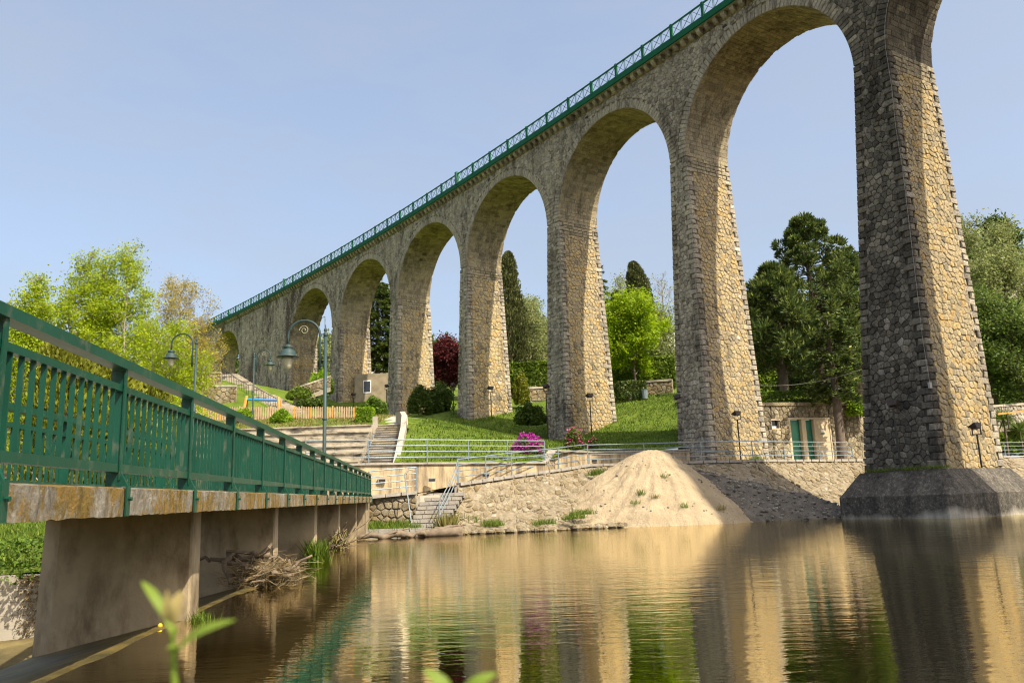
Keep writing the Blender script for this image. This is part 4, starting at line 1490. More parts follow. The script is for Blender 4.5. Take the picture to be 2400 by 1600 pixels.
# deck: slab edge broken into cast lengths, slightly uneven
ya = Y0
k = 0
deck = MB()
deck.hexa([FB(0.16, Y0, -0.23), FB(0.16, Y1, -0.23), FB(WB - .16, Y1, -0.23), FB(WB - .16, Y0, -0.23), FB(0.16, Y0, -0.01), FB(0.16, Y1, -0.01), FB(WB - .16, Y1, -0.01), FB(WB - .16, Y0, -0.01)])
dk = deck.part('deck', MT['concrete'], fb)
POST = [4.9 + 2.06 * i for i in range(-3, 18)]
for side in (0, 1):
    for i in range(len(POST) - 1):
        y0, y1 = POST[i], POST[i + 1]
        if y1 > Y1 + .3: break
        m = MB()
        la, lb = (0.0, 0.158) if side == 0 else (WB, WB - 0.158)
        n = 26
        vs, fs = [], []
        for j in range(n + 1):
            y = y0 + 0.004 + (y1 - y0 - 0.008) * j / n
            for (lt, z) in ((la, -0.245), (la, -0.13), (la, -0.02), (lb, 0.0), (lb, -0.24)):
                e = random.uniform(-0.005, 0.005) if lt == la else 0
                vs.append(FB(lt + e, y, z + (random.uniform(-.010, .004) if lt == la else 0)))
        for j in range(n):
            a = j * 5
            for q in range(5):
                q2 = (q + 1) % 5
                fs.append((a + q, a + 5 + q, a + 5 + q2, a + q2))
        fs += [(0, 1, 2, 3, 4), tuple(5 * n + q for q in (4, 3, 2, 1, 0))]
        m.add(vs, fs)
        m.part('slab_edge', MT['mossslab'], dk)
# piers: broad thin walls that taper a little, rounded nose
for yp in (4.9, 10.8, 16.6, 22.7, 28.9, 36.0):
    m = MB()
    th = 0.42
    vs, fs = [], []
    prof = [(0.43, 0), (0.435, -0.44 * th), (0.46, -0.5 * th), (WB - .35, -0.5 * th), (WB - .1, -0.2 * th), (WB - .1, 0.2 * th), (WB - .35, .5 * th), (0.46, .5 * th), (0.435, 0.44 * th)]
    for z, fl in ((-3.2, 0.10), (-2.1, 0.05), (-0.235, 0.0)):
        for lt, dy in prof:
            p = FB(lt - (fl * 0.2 if lt < 1 else -fl), yp + dy * (1 + fl), 0)
            vs.append((p.x, p.y, fz(yp) + z))
    n = len(prof)
    for r in range(2):
        for q in range(n):
            q2 = (q + 1) % n
            fs.append((r * n + q, r * n + q2, r * n + n + q2, r * n + n + q))
    m.add(vs, fs).part('bridge_pier', MT['pierconcrete'], fb)
# abutment
m = MB()
m.hexa([FB(0.2, 38.3, -3), FB(0.2, 41, -3), FB(WB, 41, -3), FB(WB, 38.3, -3), FB(0.2, 38.3, -.236), FB(0.2, 41, -.236), FB(WB, 41, -.236), FB(WB, 38.3, -.236)])
m.part('abutment', MT['pierconcrete'], fb)

nbal = 0
far_rest = MB()
for side in (0, 1):
    lat = 0.10 if side == 0 else WB - 0.10
    sg = 1 if side == 0 else -1
    YE = POST[-1] if POST[-1] < Y1 else Y1
    m = MB()
    m.hexa([FB(lat - .065, Y0, 0.992), FB(lat - .065, YE, 0.992), FB(lat + .065, YE, 0.992), FB(lat + .065, Y0, 0.992),
            FB(lat - .065, Y0, 1.07), FB(lat - .065, YE, 1.07), FB(lat + .065, YE, 1.07), FB(lat + .065, Y0, 1.07)])
    hr = m.part('railing', MT['green'], fb)
    m = MB()
    for z0, z1, hw in ((0.80, 0.855, 0.03), (0.115, 0.185, 0.035)):
        MB().hexa([FB(lat - hw, Y0, z0), FB(lat - hw, YE, z0), FB(lat + hw, YE, z0), FB(lat + hw, Y0, z0), FB(lat - hw, Y0, z1), FB(lat - hw, YE, z1), FB(lat + hw, YE, z1), FB(lat + hw, Y0, z1)]).part('cross_rail', MT['green'], hr)
    for i, yp in enumerate(POST):
        if yp > YE + .1: break
        # post: a plate set across the railing with a thin flange
        m = MB()
        c = FB(lat, yp, 0.55)
        a = 0.112
        m.box(FB(lat + 0.015 * sg, yp, 0.52), (0.115, 0.016, 0.94), a)
        m.box(FB(lat - 0.045 * sg, yp, 0.52), (0.012, 0.05, 0.94), a)
        ps = m.part('post', MT['green'], hr)
        # gusset under the lower rail and the strap bolted to the slab
        m = MB()
        q = [FB(lat - 0.045 * sg, yp - .012, 0.13), FB(lat + 0.075 * sg, yp - .012, 0.13), FB(lat + 0.075 * sg, yp - .012, 0.0), FB(lat - 0.115 * sg, yp - .012, 0.0)]
        q2 = [v + Vector((0, 0.024, 0)) for v in q]
        m.add(q + q2, [(0, 1, 2, 3), (7, 6, 5, 4), (0, 4, 5, 1), (1, 5, 6, 2), (2, 6, 7, 3), (3, 7, 4, 0)])
        m.part('gusset', MT['green'], ps)
        edge = -0.02 if side == 0 else WB + 0.02
        MB().box(FB(edge, yp, -0.125), (0.014, 0.085, 0.25), a).part('strap', MT['green'], ps)
        MB().tube([FB(edge - .012 * sg, yp, -0.11), FB(edge - .04 * sg, yp, -0.11)], 0.016, 6).part('bolt', MT['green'], ps)
        if i + 1 >= len(POST) or POST[i + 1] > YE + .1: continue
        for j in range(1, 13):
            yb = yp + 2.06 * j / 13
            if yb < (2.9 if side == 0 else 4.0): continue
            m = MB().box(FB(lat, yb, 0.4925), (0.036, 0.012, 0.615), a)
            if side == 0 or nbal < 296:
                m.part('baluster', MT['green'], hr)
                nbal += 1
            else:
                b0 = len(far_rest.v)
                far_rest.v += m.v; far_rest.t += m.t
                far_rest.f += [tuple(b0 + z for z in f) for f in m.f]
        # short bars of the kick panel
        if side == 1:
            m = MB()
            for j in range(1, 13):
                m.box(FB(lat, yp + 2.06 * j / 13, 0.072), (0.03, 0.012, 0.09), a)
            m.box(FB(lat, yp + 1.03, 0.022), (0.04, 2.0, 0.025), a)
            m.part('kick_panel', MT['green'], hr)
    if side == 1:
        far_rest.part('balusters', MT['green'], hr, kind='stuff')
# wall of board-marked concrete on the left, behind the first pier
cw = thing('board_marked_wall', 'pale board-marked concrete wall under the clipped hedge', 'wall', (-9, 15, -1.7))
m = MB()
nb = 9
for k in range(nb):
    z0 = -1.8 + k * 2.12 / nb
    z1 = z0 + 2.12 / nb - .004
    o = random.uniform(-.006, .006)
    MB().hexa([Vector((-22, 13.6 + o, z0)), Vector((bx(4.9, 15.8), 15.9 + o, z0)), Vector((bx(4.9, 15.8), 16.25, z0)), Vector((-22, 14.0, z0)),
               Vector((-22, 13.6 + o, z1)), Vector((bx(4.9, 15.8), 15.9 + o, z1)), Vector((bx(4.9, 15.8), 16.25, z1)), Vector((-22, 14.0, z1))]).part('concrete_lift', MT['concrete'], cw)
# ------------------------------------------------------------------ plants
def leaf_quads(C, size, r, flat=0.0, aspect=0.6, dirs=None):
    """C (n,3) centres -> quads with random tilt; flat>0 biases the normals upwards; dirs: long axes"""
    n = len(C)
    N = r.standard_normal((n, 3))
    N[:, 2] += flat * 3
    N /= np.linalg.norm(N, axis=1)[:, None] + 1e-9
    if dirs is None:
        A = r.standard_normal((n, 3))
    else:
        A = dirs + 0.25 * r.standard_normal((n, 3))
    A -= (A * N).sum(1)[:, None] * N if dirs is None else 0
    A /= np.linalg.norm(A, axis=1)[:, None] + 1e-9
    B = np.cross(N, A)
    B /= np.linalg.norm(B, axis=1)[:, None] + 1e-9
    s = size * r.uniform(0.65, 1.35, n)
    A = A * s[:, None]
    B = B * (s * aspect)[:, None]
    V = np.stack([C - A, C + B * .9 - A * .1, C + A, C - B * .9 - A * .1], 1).reshape(-1, 3)
    F = np.arange(4 * n).reshape(n, 4)
    return V, F

def grow(seed, height, spread, levels=3, nb=(12, 7, 4), up=0.35, trunk=0.3, crown0=0.25, lean=(0, 0), multi=1, shape='round'):
    """skeleton of a broadleaf tree: returns MB of wood and array of twig points"""
    r = random.Random(seed)
    mb = MB()
    tips = []
    def branch(p, d, L, rad, lv, nseg):
        pts = [p.copy()]
        rs = [rad]
        q = p.copy()
        dd = d.copy()
        for i in range(nseg):
            wb = .04 if lv == 0 else .14
            dd = (dd + Vector((r.gauss(0, wb), r.gauss(0, wb), r.gauss(0, wb * .7) + up * 0.22))).normalized()
            q = q + dd * (L / nseg)
            pts.append(q.copy())
            rs.append(max(rad * (1 - 0.8 * (i + 1) / nseg), 0.006))
        mb.tube(pts, rs, 7 if lv == 0 else 5 if lv == 1 else 3, cap=False)
        if lv >= levels:
            tips.extend(pts[1:])
            return
        if lv >= levels - 1:
            tips.extend(pts[2:])
        n = nb[lv]
        for k in range(n):
            f = (crown0 if lv == 0 else 0.25) + (1 - (crown0 if lv == 0 else 0.25)) * (k + r.uniform(0.1, 0.9)) / n
            x = f * nseg
            i = min(int(x), nseg - 1)
            bp = pts[i].lerp(pts[i + 1], x - i)
            bd = (pts[i + 1] - pts[i]).normalized()
            ang = k * 2.4 + r.uniform(-.5, .5)
            side = bd.orthogonal().normalized()
            side = Matrix.Rotation(ang, 3, bd) @ side
            if lv == 0:
                g = (f - crown0) / (1 - crown0)
                prof = {'round': math.sin(math.pi * min(1, .22 + .72 * g)) ** 0.8, 'cone': 1.0 - 0.85 * g, 'column': 0.9 - 0.45 * g, 'vase': 0.55 + 0.5 * g}[shape]
                Lb = spread * prof * r.uniform(0.75, 1.15)
                el = r.uniform(0.35, 0.95) if shape != 'column' else r.uniform(1.0, 1.8)
            else:
                Lb = L * r.uniform(0.35, 0.6) * (1.15 - 0.5 * f)
                el = r.uniform(0.5, 1.1)
            nd = (side + bd * el).normalized()
            branch(bp, nd, Lb, max(rad * (0.42 if lv == 0 else 0.5) * (1.1 - .5 * f), 0.008), lv + 1, 4 if lv < 2 else 3)
    for k in range(multi):
        d = Vector((lean[0] + (r.gauss(0, .16) if multi > 1 else 0), lean[1] + (r.gauss(0, .16) if multi > 1 else 0), 1)).normalized()
        branch(Vector((0, 0, -0.2)), d, height * (r.uniform(.8, 1) if k else 1) + .2, trunk if multi == 1 else trunk * .7, 0, 9)
    return mb, np.array([tuple(t) for t in tips])

def broadleaf(name, label, cat, loc, seed, height, spread, leafmat_, nleaf=14000, lsize=0.12, sig=0.28, bark='bark', group=None, **kw):
    mb, tips = grow(seed, height, spread, **kw)
    r = np.random.default_rng(seed)
    t = thing(name, label, cat, loc, group)
    put('trunk', mb.mesh('trunk', MT[bark], smooth=True), t)
    if nleaf:
        sg = sig * np.where(r.uniform(0, 1, nleaf) < .18, 1.5, 0.9)[:, None]
        wz = 1.06 - np.clip(tips[:, 2] / tips[:, 2].max(), 0, 1) ** 4
        C = tips[r.choice(len(tips), nleaf, p=wz / wz.sum())] + sg * r.standard_normal((nleaf, 3)) * np.array([1, 1, .9])
        V, F = leaf_quads(C, lsize, r, 0.3)
        put('crown', np_mesh('crown', V, F, leafmat_), t)
    return t

def conifer(name, label, loc, seed, height, rad, leafmat_, tiers=26, per=9, dens=42, lsize=0.16, droop=0.25, trunk=0.3, bare=0.1, irregular=0.25, group=None, top=0.06, prof=None):
    r = random.Random(seed)
    rn = np.random.default_rng(seed)
    wood = MB()
    wood.tube([(0, 0, -0.3), (0.05, 0, height * .4), (0, .05, height * .75), (0, 0, height)], [trunk, trunk * .75, trunk * .4, 0.02], 8, cap=False)
    C, D = [], []
    for i in range(tiers):
        f = (i + r.uniform(0, .8)) / tiers
        z = height * (bare + (1 - bare) * f)
        R = rad * ((1 - f) ** 0.75 + top) if prof is None else rad * prof(f)
        for k in range(per):
            if r.random() < irregular * 0.4: continue
            a = r.uniform(0, 6.283)
            L = R * r.uniform(1 - irregular, 1 + irregular)
            d = Vector((math.cos(a), math.sin(a), r.uniform(0.05, 0.35) - droop * .4))
            pts = []
            for q in range(6):
                g = q / 5
                p = Vector((0, 0, z)) + d * (L * g)
                p.z -= droop * L * g * g * .8
                p.z += 0.22 * L * max(0, g - .6)
                pts.append(p)
            wood.tube(pts, [0.05, 0.04, 0.03, 0.02, 0.015, 0.008], 3, cap=False)
            n = max(6, int(dens * L))
            gq = rn.uniform(0.28, 1.02, n) ** 0.8
            base = np.array([np.interp(gq, np.linspace(0, 1, 6), [p[j] for p in pts]) for j in range(3)]).T
            wdt = 0.34 * L * (1.05 - gq) + 0.12
            sd = np.array([-math.sin(a), math.cos(a), 0])
            lat = rn.uniform(-1, 1, n)
            base = base + sd[None, :] * (lat * wdt)[:, None] + np.array([0, 0, 1])[None, :] * (rn.normal(0, .10, n) - 0.12 * np.abs(lat) * wdt)[:, None]
            C.append(base)
            dv = np.array([math.cos(a), math.sin(a), 0.15])[None, :] + sd[None, :] * lat[:, None] * 1.1
            D.append(dv)
    C = np.concatenate(C); D = np.concatenate(D)
    V, F = leaf_quads(C, lsize, rn, 0.4, 0.42, D)
    t = thing(name, label, 'tree', loc, group)
    put('trunk', wood.mesh('trunk', MT['bark'], smooth=True), t)
    put('crown', np_mesh('crown', V, F, leafmat_), t)
    return t

def cypress(name, label, loc, seed, height, rad, leafmat_, n=14000, lsize=0.13, wob=0.25, group=None, tip=0.5, cat='tree', trunkh=0.06):
    r = np.random.default_rng(seed)
    f = r.uniform(0, 1, n) ** 0.85
    a = r.uniform(0, 2 * np.pi, n)
    prof = np.sin(np.pi * np.clip(0.10 + 0.90 * f, 0, 1)) ** tip * (1.0 - 0.25 * f)
    lump = 1 + wob * np.sin(a * 3 + f * 19 + seed) * np.cos(f * 31 + a * 2) + 0.10 * r.standard_normal(n)
    R = rad * prof * lump * (1 - 0.28 * r.uniform(0, 1, n) ** 2)
    ox = 0.18 * rad * np.sin(f * 5 + seed); oy = 0.18 * rad * np.cos(f * 4.1 + seed)
    C = np.stack([R * np.cos(a) + ox, R * np.sin(a) + oy, height * (trunkh + (1 - trunkh) * f)], 1)
    D = np.stack([np.cos(a) * .5, np.sin(a) * .5, np.ones(n)], 1)
    V, F = leaf_quads(C, lsize, r, 0.0, 0.5, D)
    t = thing(name, label, cat, loc, group)
    w = MB()
    w.tube([(0, 0, -0.3), (0, 0, height * .5), (0, 0, height * .92)], [rad * .16 + .04, rad * .12, 0.02], 7, cap=False)
    put('trunk', w.mesh('trunk', MT['bark'], smooth=True), t)
    put('crown', np_mesh('crown', V, F, leafmat_), t)
    return t

def bush(name, label, loc, seed, rx, ry, rz, leafmat_, n=5000, lsize=0.08, lumps=64, cat='shrub', group=None, flower=None, nf=0, box=False, fsize=None):
    """leafy shrub or clipped hedge: clumps over a rounded body, standing on loc"""
    r = np.random.default_rng(seed)
    if box:
        # clipped: points on the faces of a rounded box
        u = r.uniform(-1, 1, (n, 3))
        ax = r.integers(0, 3, n)
        sgn = np.where(r.uniform(0, 1, n) < .5, -1, 1)
        u[np.arange(n), ax] = sgn * r.uniform(0.86, 1.03, n)
        keep = ~((ax == 2) & (sgn < 0))
        u = u[keep]
        C = u * np.array([rx, ry, rz]) + np.array([0, 0, rz]) + r.normal(0, .03, u.shape)
    else:
        d = r.standard_normal((lumps, 3)); d[:, 2] = np.abs(d[:, 2]) * .9 - .12
        d /= np.linalg.norm(d, axis=1)[:, None]
        cen = d * r.uniform(0.62, 0.86, lumps)[:, None]
        k = r.integers(0, lumps, n)
        e = r.standard_normal((n, 3)); e /= np.linalg.norm(e, axis=1)[:, None]
        C = cen[k] + e * (0.27 * r.uniform(0.5, 1.1, n))[:, None]
        C = C * np.array([rx, ry, rz * .95]) + np.array([0, 0, rz * .16])
        C[:, 2] = np.maximum(C[:, 2], 0.02)
    V, F = leaf_quads(C, lsize, r, 0.25)
    t = thing(name, label, cat, loc, group)
    w = MB()
    rr = random.Random(seed)
    for q in range(7):
        a = rr.uniform(0, 6.28)
        w.tube([(rx * .12 * math.cos(a), ry * .12 * math.sin(a), -.15), (rx * .35 * math.cos(a), ry * .35 * math.sin(a), rz * .5), (rx * .6 * math.cos(a + .3), ry * .6 * math.sin(a + .3), rz * (1.5 if box else .85))], [.035, .025, .01], 4, cap=False)
    put('stems', w.mesh('stems', MT['twig']), t)
    put('foliage', np_mesh('foliage', V, F, leafmat_), t)
    if flower:
        d = r.standard_normal((nf, 3)); d[:, 2] = np.abs(d[:, 2]); d[:, 1] -= .4
        d /= np.linalg.norm(d, axis=1)[:, None]
        lmp = 1 + .17 * np.sin(d[:, 0] * 6 + seed) * np.cos(d[:, 2] * 5 + d[:, 1] * 4)
        C = d * np.array([rx, ry, rz]) * (lmp * r.uniform(.86, 1.04, nf))[:, None] + np.array([0, 0, rz * .12])
        V, F = leaf_quads(C, fsize or lsize, r, 0.2, 0.9)
        put('flowers', np_mesh('flowers', V, F, flower), t)
    return t

def G(px, Y, dz=0.0):
    """ground point under photo column px at depth Y"""
    p = at(px, 900, Y)
    return Vector((p.x, Y, gzf(p.x, Y) + dz))
def topz(px, py, Y):
    return at(px, py, Y).z

# trees on the left
SP = 'young spring trees on the left'
for i, (px, ty, Y, sp, sd, lab) in enumerate((
        (75, 668, 46, 3.4, 11, 'slim young tree with pale green leaves at the far left'),
        (170, 612, 49, 3.9, 12, 'tall upright spring tree with bare twigs at its tip, left one'),
        (232, 640, 52, 3.6, 14, 'spring-green tree crowded between the two tall ones'),
        (292, 592, 50, 4.2, 13, 'tallest spring-green tree on the left, bushy below'))):
    x = at(px, 900, Y).x
    z = 2.6
    h = (topz(px, ty, Y) - z) * 1.06
    broadleaf('spring_tree', lab, 'tree', (x, Y, z), sd, h, sp, LM['spring'], 27000, 0.078, 0.25, 'barklight', SP, up=0.55, crown0=0.05, nb=(46, 8, 4), shape='cone', trunk=0.13)
broadleaf('spring_tree', 'low bushy spring tree with bright leaves beside the lamp', 'tree', (at(375, 900, 49).x, 49, 2.6), 21, 9.4, 3.9, LM['spring'], 24000, 0.075, 0.22, 'barklight', SP, up=0.8, crown0=0.12, nb=(24, 8, 4), trunk=0.14)
broadleaf('spring_tree', 'sparse yellow-brown tree just coming into leaf before the far arch', 'tree', (at(425, 900, 62).x, 62, 7.8), 22, topz(440, 680, 62) - 7.8, 3.6, LM['olive'], 12000, 0.07, 0.16, 'barklight', None, up=1.1, crown0=0.18, nb=(24, 8, 5), trunk=0.15)
broadleaf('spring_tree', 'loose yellow-leaved small tree in front of the stone stairs', 'tree', (at(468, 900, 64).x, 64, 8.2), 23, 8.2, 2.8, LM['olive'], 3800, 0.07, 0.14, 'barklight', None, up=0.8, crown0=0.15, nb=(20, 8, 5), trunk=0.1)
for i, (px, ty, Y, rad, sd, lab) in enumerate(((150, 800, 25.0, 1.35, 5, 'golden conifer bush behind the footbridge railing, left one'), (262, 822, 26.5, 1.45, 6, 'golden conifer bush behind the footbridge railing, middle one'), (352, 880, 28, 1.2, 8, 'lower golden conifer bush behind the footbridge railing, right one'))):
    x = at(px, 900, Y).x
    cypress('golden_conifer', lab, (x, Y, 1.5), sd, topz(px, ty, Y) - 1.5, rad, LM['gold'], 13000, 0.085, 0.16, 'golden conifers behind the railing', tip=0.45, cat='conifer')

# trees behind the viaduct
q = G(885, 112); conifer('dark_conifer', 'broad dark conifer seen between two far piers', q, 31, topz(888, 640, 112) - q.z, 4.4, LM['dark'], 34, 9, 40, 0.22, 0.5, 0.42, 0.22, 0.2, prof=lambda f: 0.55 + 0.45 * math.sin(math.pi * min(1, .25 + f * .75)) - 0.35 * f)
q = G(1042, 102); broadleaf('plum_tree', 'dark red purple-leaved plum tree between two piers', 'tree', q, 32, (topz(1045, 797, 102) - q.z) * .9, 2.8, LM['red'], 15000, 0.15, 0.4, up=0.9, crown0=0.2, nb=(16, 7, 4), trunk=0.2)
q = G(1199, 94); cypress('cypress_tree', 'tall dark columnar cypress right of a middle pier', q, 33, topz(1190, 588, 94) - q.z, 2.4, LM['cypress'], 22000, 0.17, 0.16)
q = G(1240, 104); broadleaf('pale_tree', 'pale green airy tree beside the cypress', 'tree', q, 34, topz(1250, 722, 104) - q.z, 4.0, LM['pale'], 12000, 0.14, 0.5, 'barklight', 'pale trees behind the viaduct', up=.8, crown0=.2, nb=(16, 7, 4))
q = G(1268, 112); broadleaf('pale_tree', 'pale green tree half hidden behind the third pier', 'tree', q, 35, topz(1268, 712, 112) - q.z, 4.0, LM['pale'], 11000, 0.15, 0.5, 'barklight', 'pale trees behind the viaduct', up=.8, crown0=.2, nb=(15, 7, 4))
q = G(1492, 84); broadleaf('maple_tree', 'bright lime green maple on the lawn', 'tree', q, 36, topz(1490, 715, 84) - q.z, 4.3, LM['lime'], 24000, 0.14, 0.36, 'bark', up=0.6, crown0=0.22, nb=(20, 8, 4), trunk=0.17, shape='round')
q = G(1508, 112); cypress('cypress_tree', 'slender leaning cypress with a loose side tuft', q, 37, topz(1500, 615, 112) - q.z, 2.3, LM['cypress'], 15000, 0.2, 0.3, tip=.4)
q = G(1462, 118); cypress('cypress_tree', 'small pointed cypress behind the bright maple', q, 38, topz(1458, 680, 118) - q.z, 1.9, LM['cypress'], 9000, 0.2, 0.15)
q = G(1408, 98); conifer('dark_conifer', 'dark spruce whose branches show beside the third pier', q, 39, topz(1400, 600, 98) - q.z, 4.0, LM['dark'], 26, 7, 26, 0.2, 0.45, 0.3, 0.1, 0.3)
q = G(1478, 126); broadleaf('pale_tree', 'thin grey-green tree behind the cypresses', 'tree', q, 40, topz(1478, 655, 126) - q.z, 4, LM['pale'], 7000, 0.13, 0.5, 'barklight', 'pale trees behind the viaduct', up=.9, crown0=.3, nb=(16, 7, 4))
q = G(1567, 108); broadleaf('bare_tree', 'leafless grey tree beside the second pier', 'tree', q, 41, topz(1560, 655, 108) - q.z, 3.6, LM['pale'], 900, 0.12, 0.3, 'barklight', up=1.2, crown0=.15, nb=(24, 9, 5), trunk=.16)
q = G(1545, 98); broadleaf('pale_tree', 'dull green bushy tree behind the maple', 'tree', q, 46, topz(1545, 735, 98) - q.z, 3.4, LM['pale'], 9000, 0.15, 0.5, 'bark', 'pale trees behind the viaduct', up=.8, crown0=.15, nb=(15, 7, 4))
# the big dark conifers behind the toilet building: dense upswept tufts on long limbs
def tufted(name, label, loc, seed, height, rad, leafmat_, nt=150, per=150, ts=1.0, lsize=0.19, bare=0.16, trunk=0.4, group=None, prof=None):
    r = random.Random(seed)
    rn = np.random.default_rng(seed)
    wood = MB()
    wood.tube([(0, 0, -0.3), (0.1, 0, height * .4), (0, .1, height * .75), (0, 0, height)], [trunk, trunk * .75, trunk * .4, 0.03], 8, cap=False)
    C, D = [], []
    for k in range(nt):
        f = ((k + r.uniform(0, 1)) / nt) ** 0.9
        a = k * 2.39996 + r.uniform(-.5, .5)
        z = height * (bare + (1 - bare) * f)
        R = rad * (prof(f) if prof else (1 - f) ** .6) * r.uniform(.45, 1.08)
        c = Vector((R * math.cos(a), R * math.sin(a), z + r.uniform(-.3, .3)))
        wood.tube([(0, 0, z - .25 * R), (c.x * .5, c.y * .5, z - .22 * R), tuple(c)], [.06, .045, .02], 4, cap=False)
        d = rn.standard_normal((per, 3)); d[:, 2] = d[:, 2] * .8 + .35
        d[:, 0] += .55 * math.cos(a); d[:, 1] += .55 * math.sin(a)
        d /= np.linalg.norm(d, axis=1)[:, None]
        s_ = ts * r.uniform(.7, 1.25) * (1.05 - .45 * f)
        C.append(np.array(c)[None, :] + d * (s_ * rn.uniform(.25, 1.0, per) ** .6)[:, None] * np.array([1, 1, .85]))
        D.append(d + np.array([0, 0, .5]))
    C = np.concatenate(C); D = np.concatenate(D)
    V, F = leaf_quads(C, lsize, rn, 0.0, 0.30, D)
    t = thing(name, label, 'tree', loc, group)
    put('trunk', wood.mesh('trunk', MT['bark'], smooth=True), t)
    put('crown', np_mesh('crown', V, F, leafmat_), t)
    return t
AR = lambda f: (0.42 + 0.58 * math.sin(math.pi * min(1, 0.22 + 0.74 * f))) * (1 if f < .75 else 1 - (f - .75) * 2.2)
for (px, ty, Y, rad, sd, lab) in ((1925, 512, 68, 3.7, 51, 'huge dark green conifer with upswept branches beside the nearest pier'),
        (2012, 596, 70, 3.0, 52, 'dark conifer crown partly hidden behind the nearest pier'),
        (1836, 628, 65, 2.7, 53, 'lower dark conifer left of the huge one')):
    q = G(px, Y)
    tufted('dark_conifer', lab, q, sd, topz(px, ty, Y) - q.z, rad, LM['dark'], 150, 170, 1.0, 0.20, .2, .4, 'big dark conifers', AR)
q = Vector((at(1974, 1070, 59.2).x, 59.2, 3.8))
conifer('dark_conifer', 'straight conifer trunk with a small drooping crown before the stone wall', q, 54, topz(1962, 735, 59.2) - q.z, 2.0, LM['dark'], 14, 7, 46, 0.17, 0.6, 0.36, 0.42, 0.3, prof=lambda f: .4 + .6 * math.sin(math.pi * min(1, .2 + .7 * f)), group='big dark conifers')
q = G(1868, 71); bush('round_shrub', 'large black-green clipped shrub under the dark conifer', q, 55, 2.0, 2.0, topz(1868, 845, 71) - q.z, LM['dark'], 9000, 0.10, 40)
for i, (px, ty, Y, sd, lab) in enumerate(((1772, 730, 92, 56, 'pale green shrubby tree right of the second pier'), (1800, 700, 108, 57, 'grey-green tree on the slope behind the dark conifer'), (1752, 700, 118, 58, 'thin tree on the ridge right of the second pier'))):
    q = G(px, Y); broadleaf('pale_tree', lab, 'tree', q, sd, topz(px, ty, Y) - q.z, 3.4, LM['pale'], 10000, 0.15, 0.5, 'barklight', 'pale trees behind the viaduct', up=.6, crown0=.1, nb=(15, 7, 4))
# right edge
for i, (px, ty, Y, sp, sd, mt, lab) in enumerate(((2318, 522, 92, 4.2, 61, 'pale', 'tall airy tree at the right edge, left crown'), (2385, 540, 95, 4.4, 62, 'pale', 'tall airy tree at the far right edge'),
        (2330, 690, 84, 3.6, 63, 'mid', 'green tree below the airy ones at the right edge'), (2400, 720, 82, 3.6, 64, 'mid', 'darker green tree cut by the right edge'))):
    q = G(px, Y); broadleaf('pale_tree' if mt == 'pale' else 'spring_tree', lab, 'tree', q, sd, topz(px, ty, Y) - q.z, sp, LM[mt], 14000, 0.15, 0.5, 'bark', 'trees at the right edge', up=.7, crown0=.15, nb=(17, 7, 4))
for i, (px, py, Y, rx, rz_, sd, lab) in enumerate(((2370, 860, 76, 2.2, 2.4, 65, 'ivy-green bush on the right-hand slope'), (2310, 905, 73, 1.6, 1.8, 66, 'bush just right of the nearest pier'), (2395, 930, 71, 1.3, 1.1, 67, 'small clipped bush at the right edge'))):
    q = G(px, Y); bush('slope_shrub', lab, q, sd, rx, 1.5, rz_, LM['ivy'], 6000, 0.13, 30, group='bushes on the right slope')
for (px, Y, h, lab) in ((2338, 71, 3.2, 'spiky palm-like plant right of the nearest pier'), (2372, 72, 2.6, 'smaller spiky palm-like plant near the right edge')):
    q = G(px, Y)
    t = thing('cabbage_palm', lab, 'palm', q, 'spiky palms at the right')
    w_ = MB().tube([(0, 0, -.2), (0.05, 0, h * .6), (0, 0, h)], [.12, .1, .08], 6)
    put('trunk', w_.mesh('trunk', MT['bark']), t)
    r = np.random.default_rng(int(px))
    n = 170
    d = r.standard_normal((n, 3)); d[:, 2] = d[:, 2] * .7 + .45; d /= np.linalg.norm(d, axis=1)[:, None]
    C = np.array([0, 0, h]) + d * .62
    V, F = leaf_quads(C, .6, r, 0, .07, d * 4)
    put('fronds', np_mesh('fronds', V, F, LM['mid']), t)

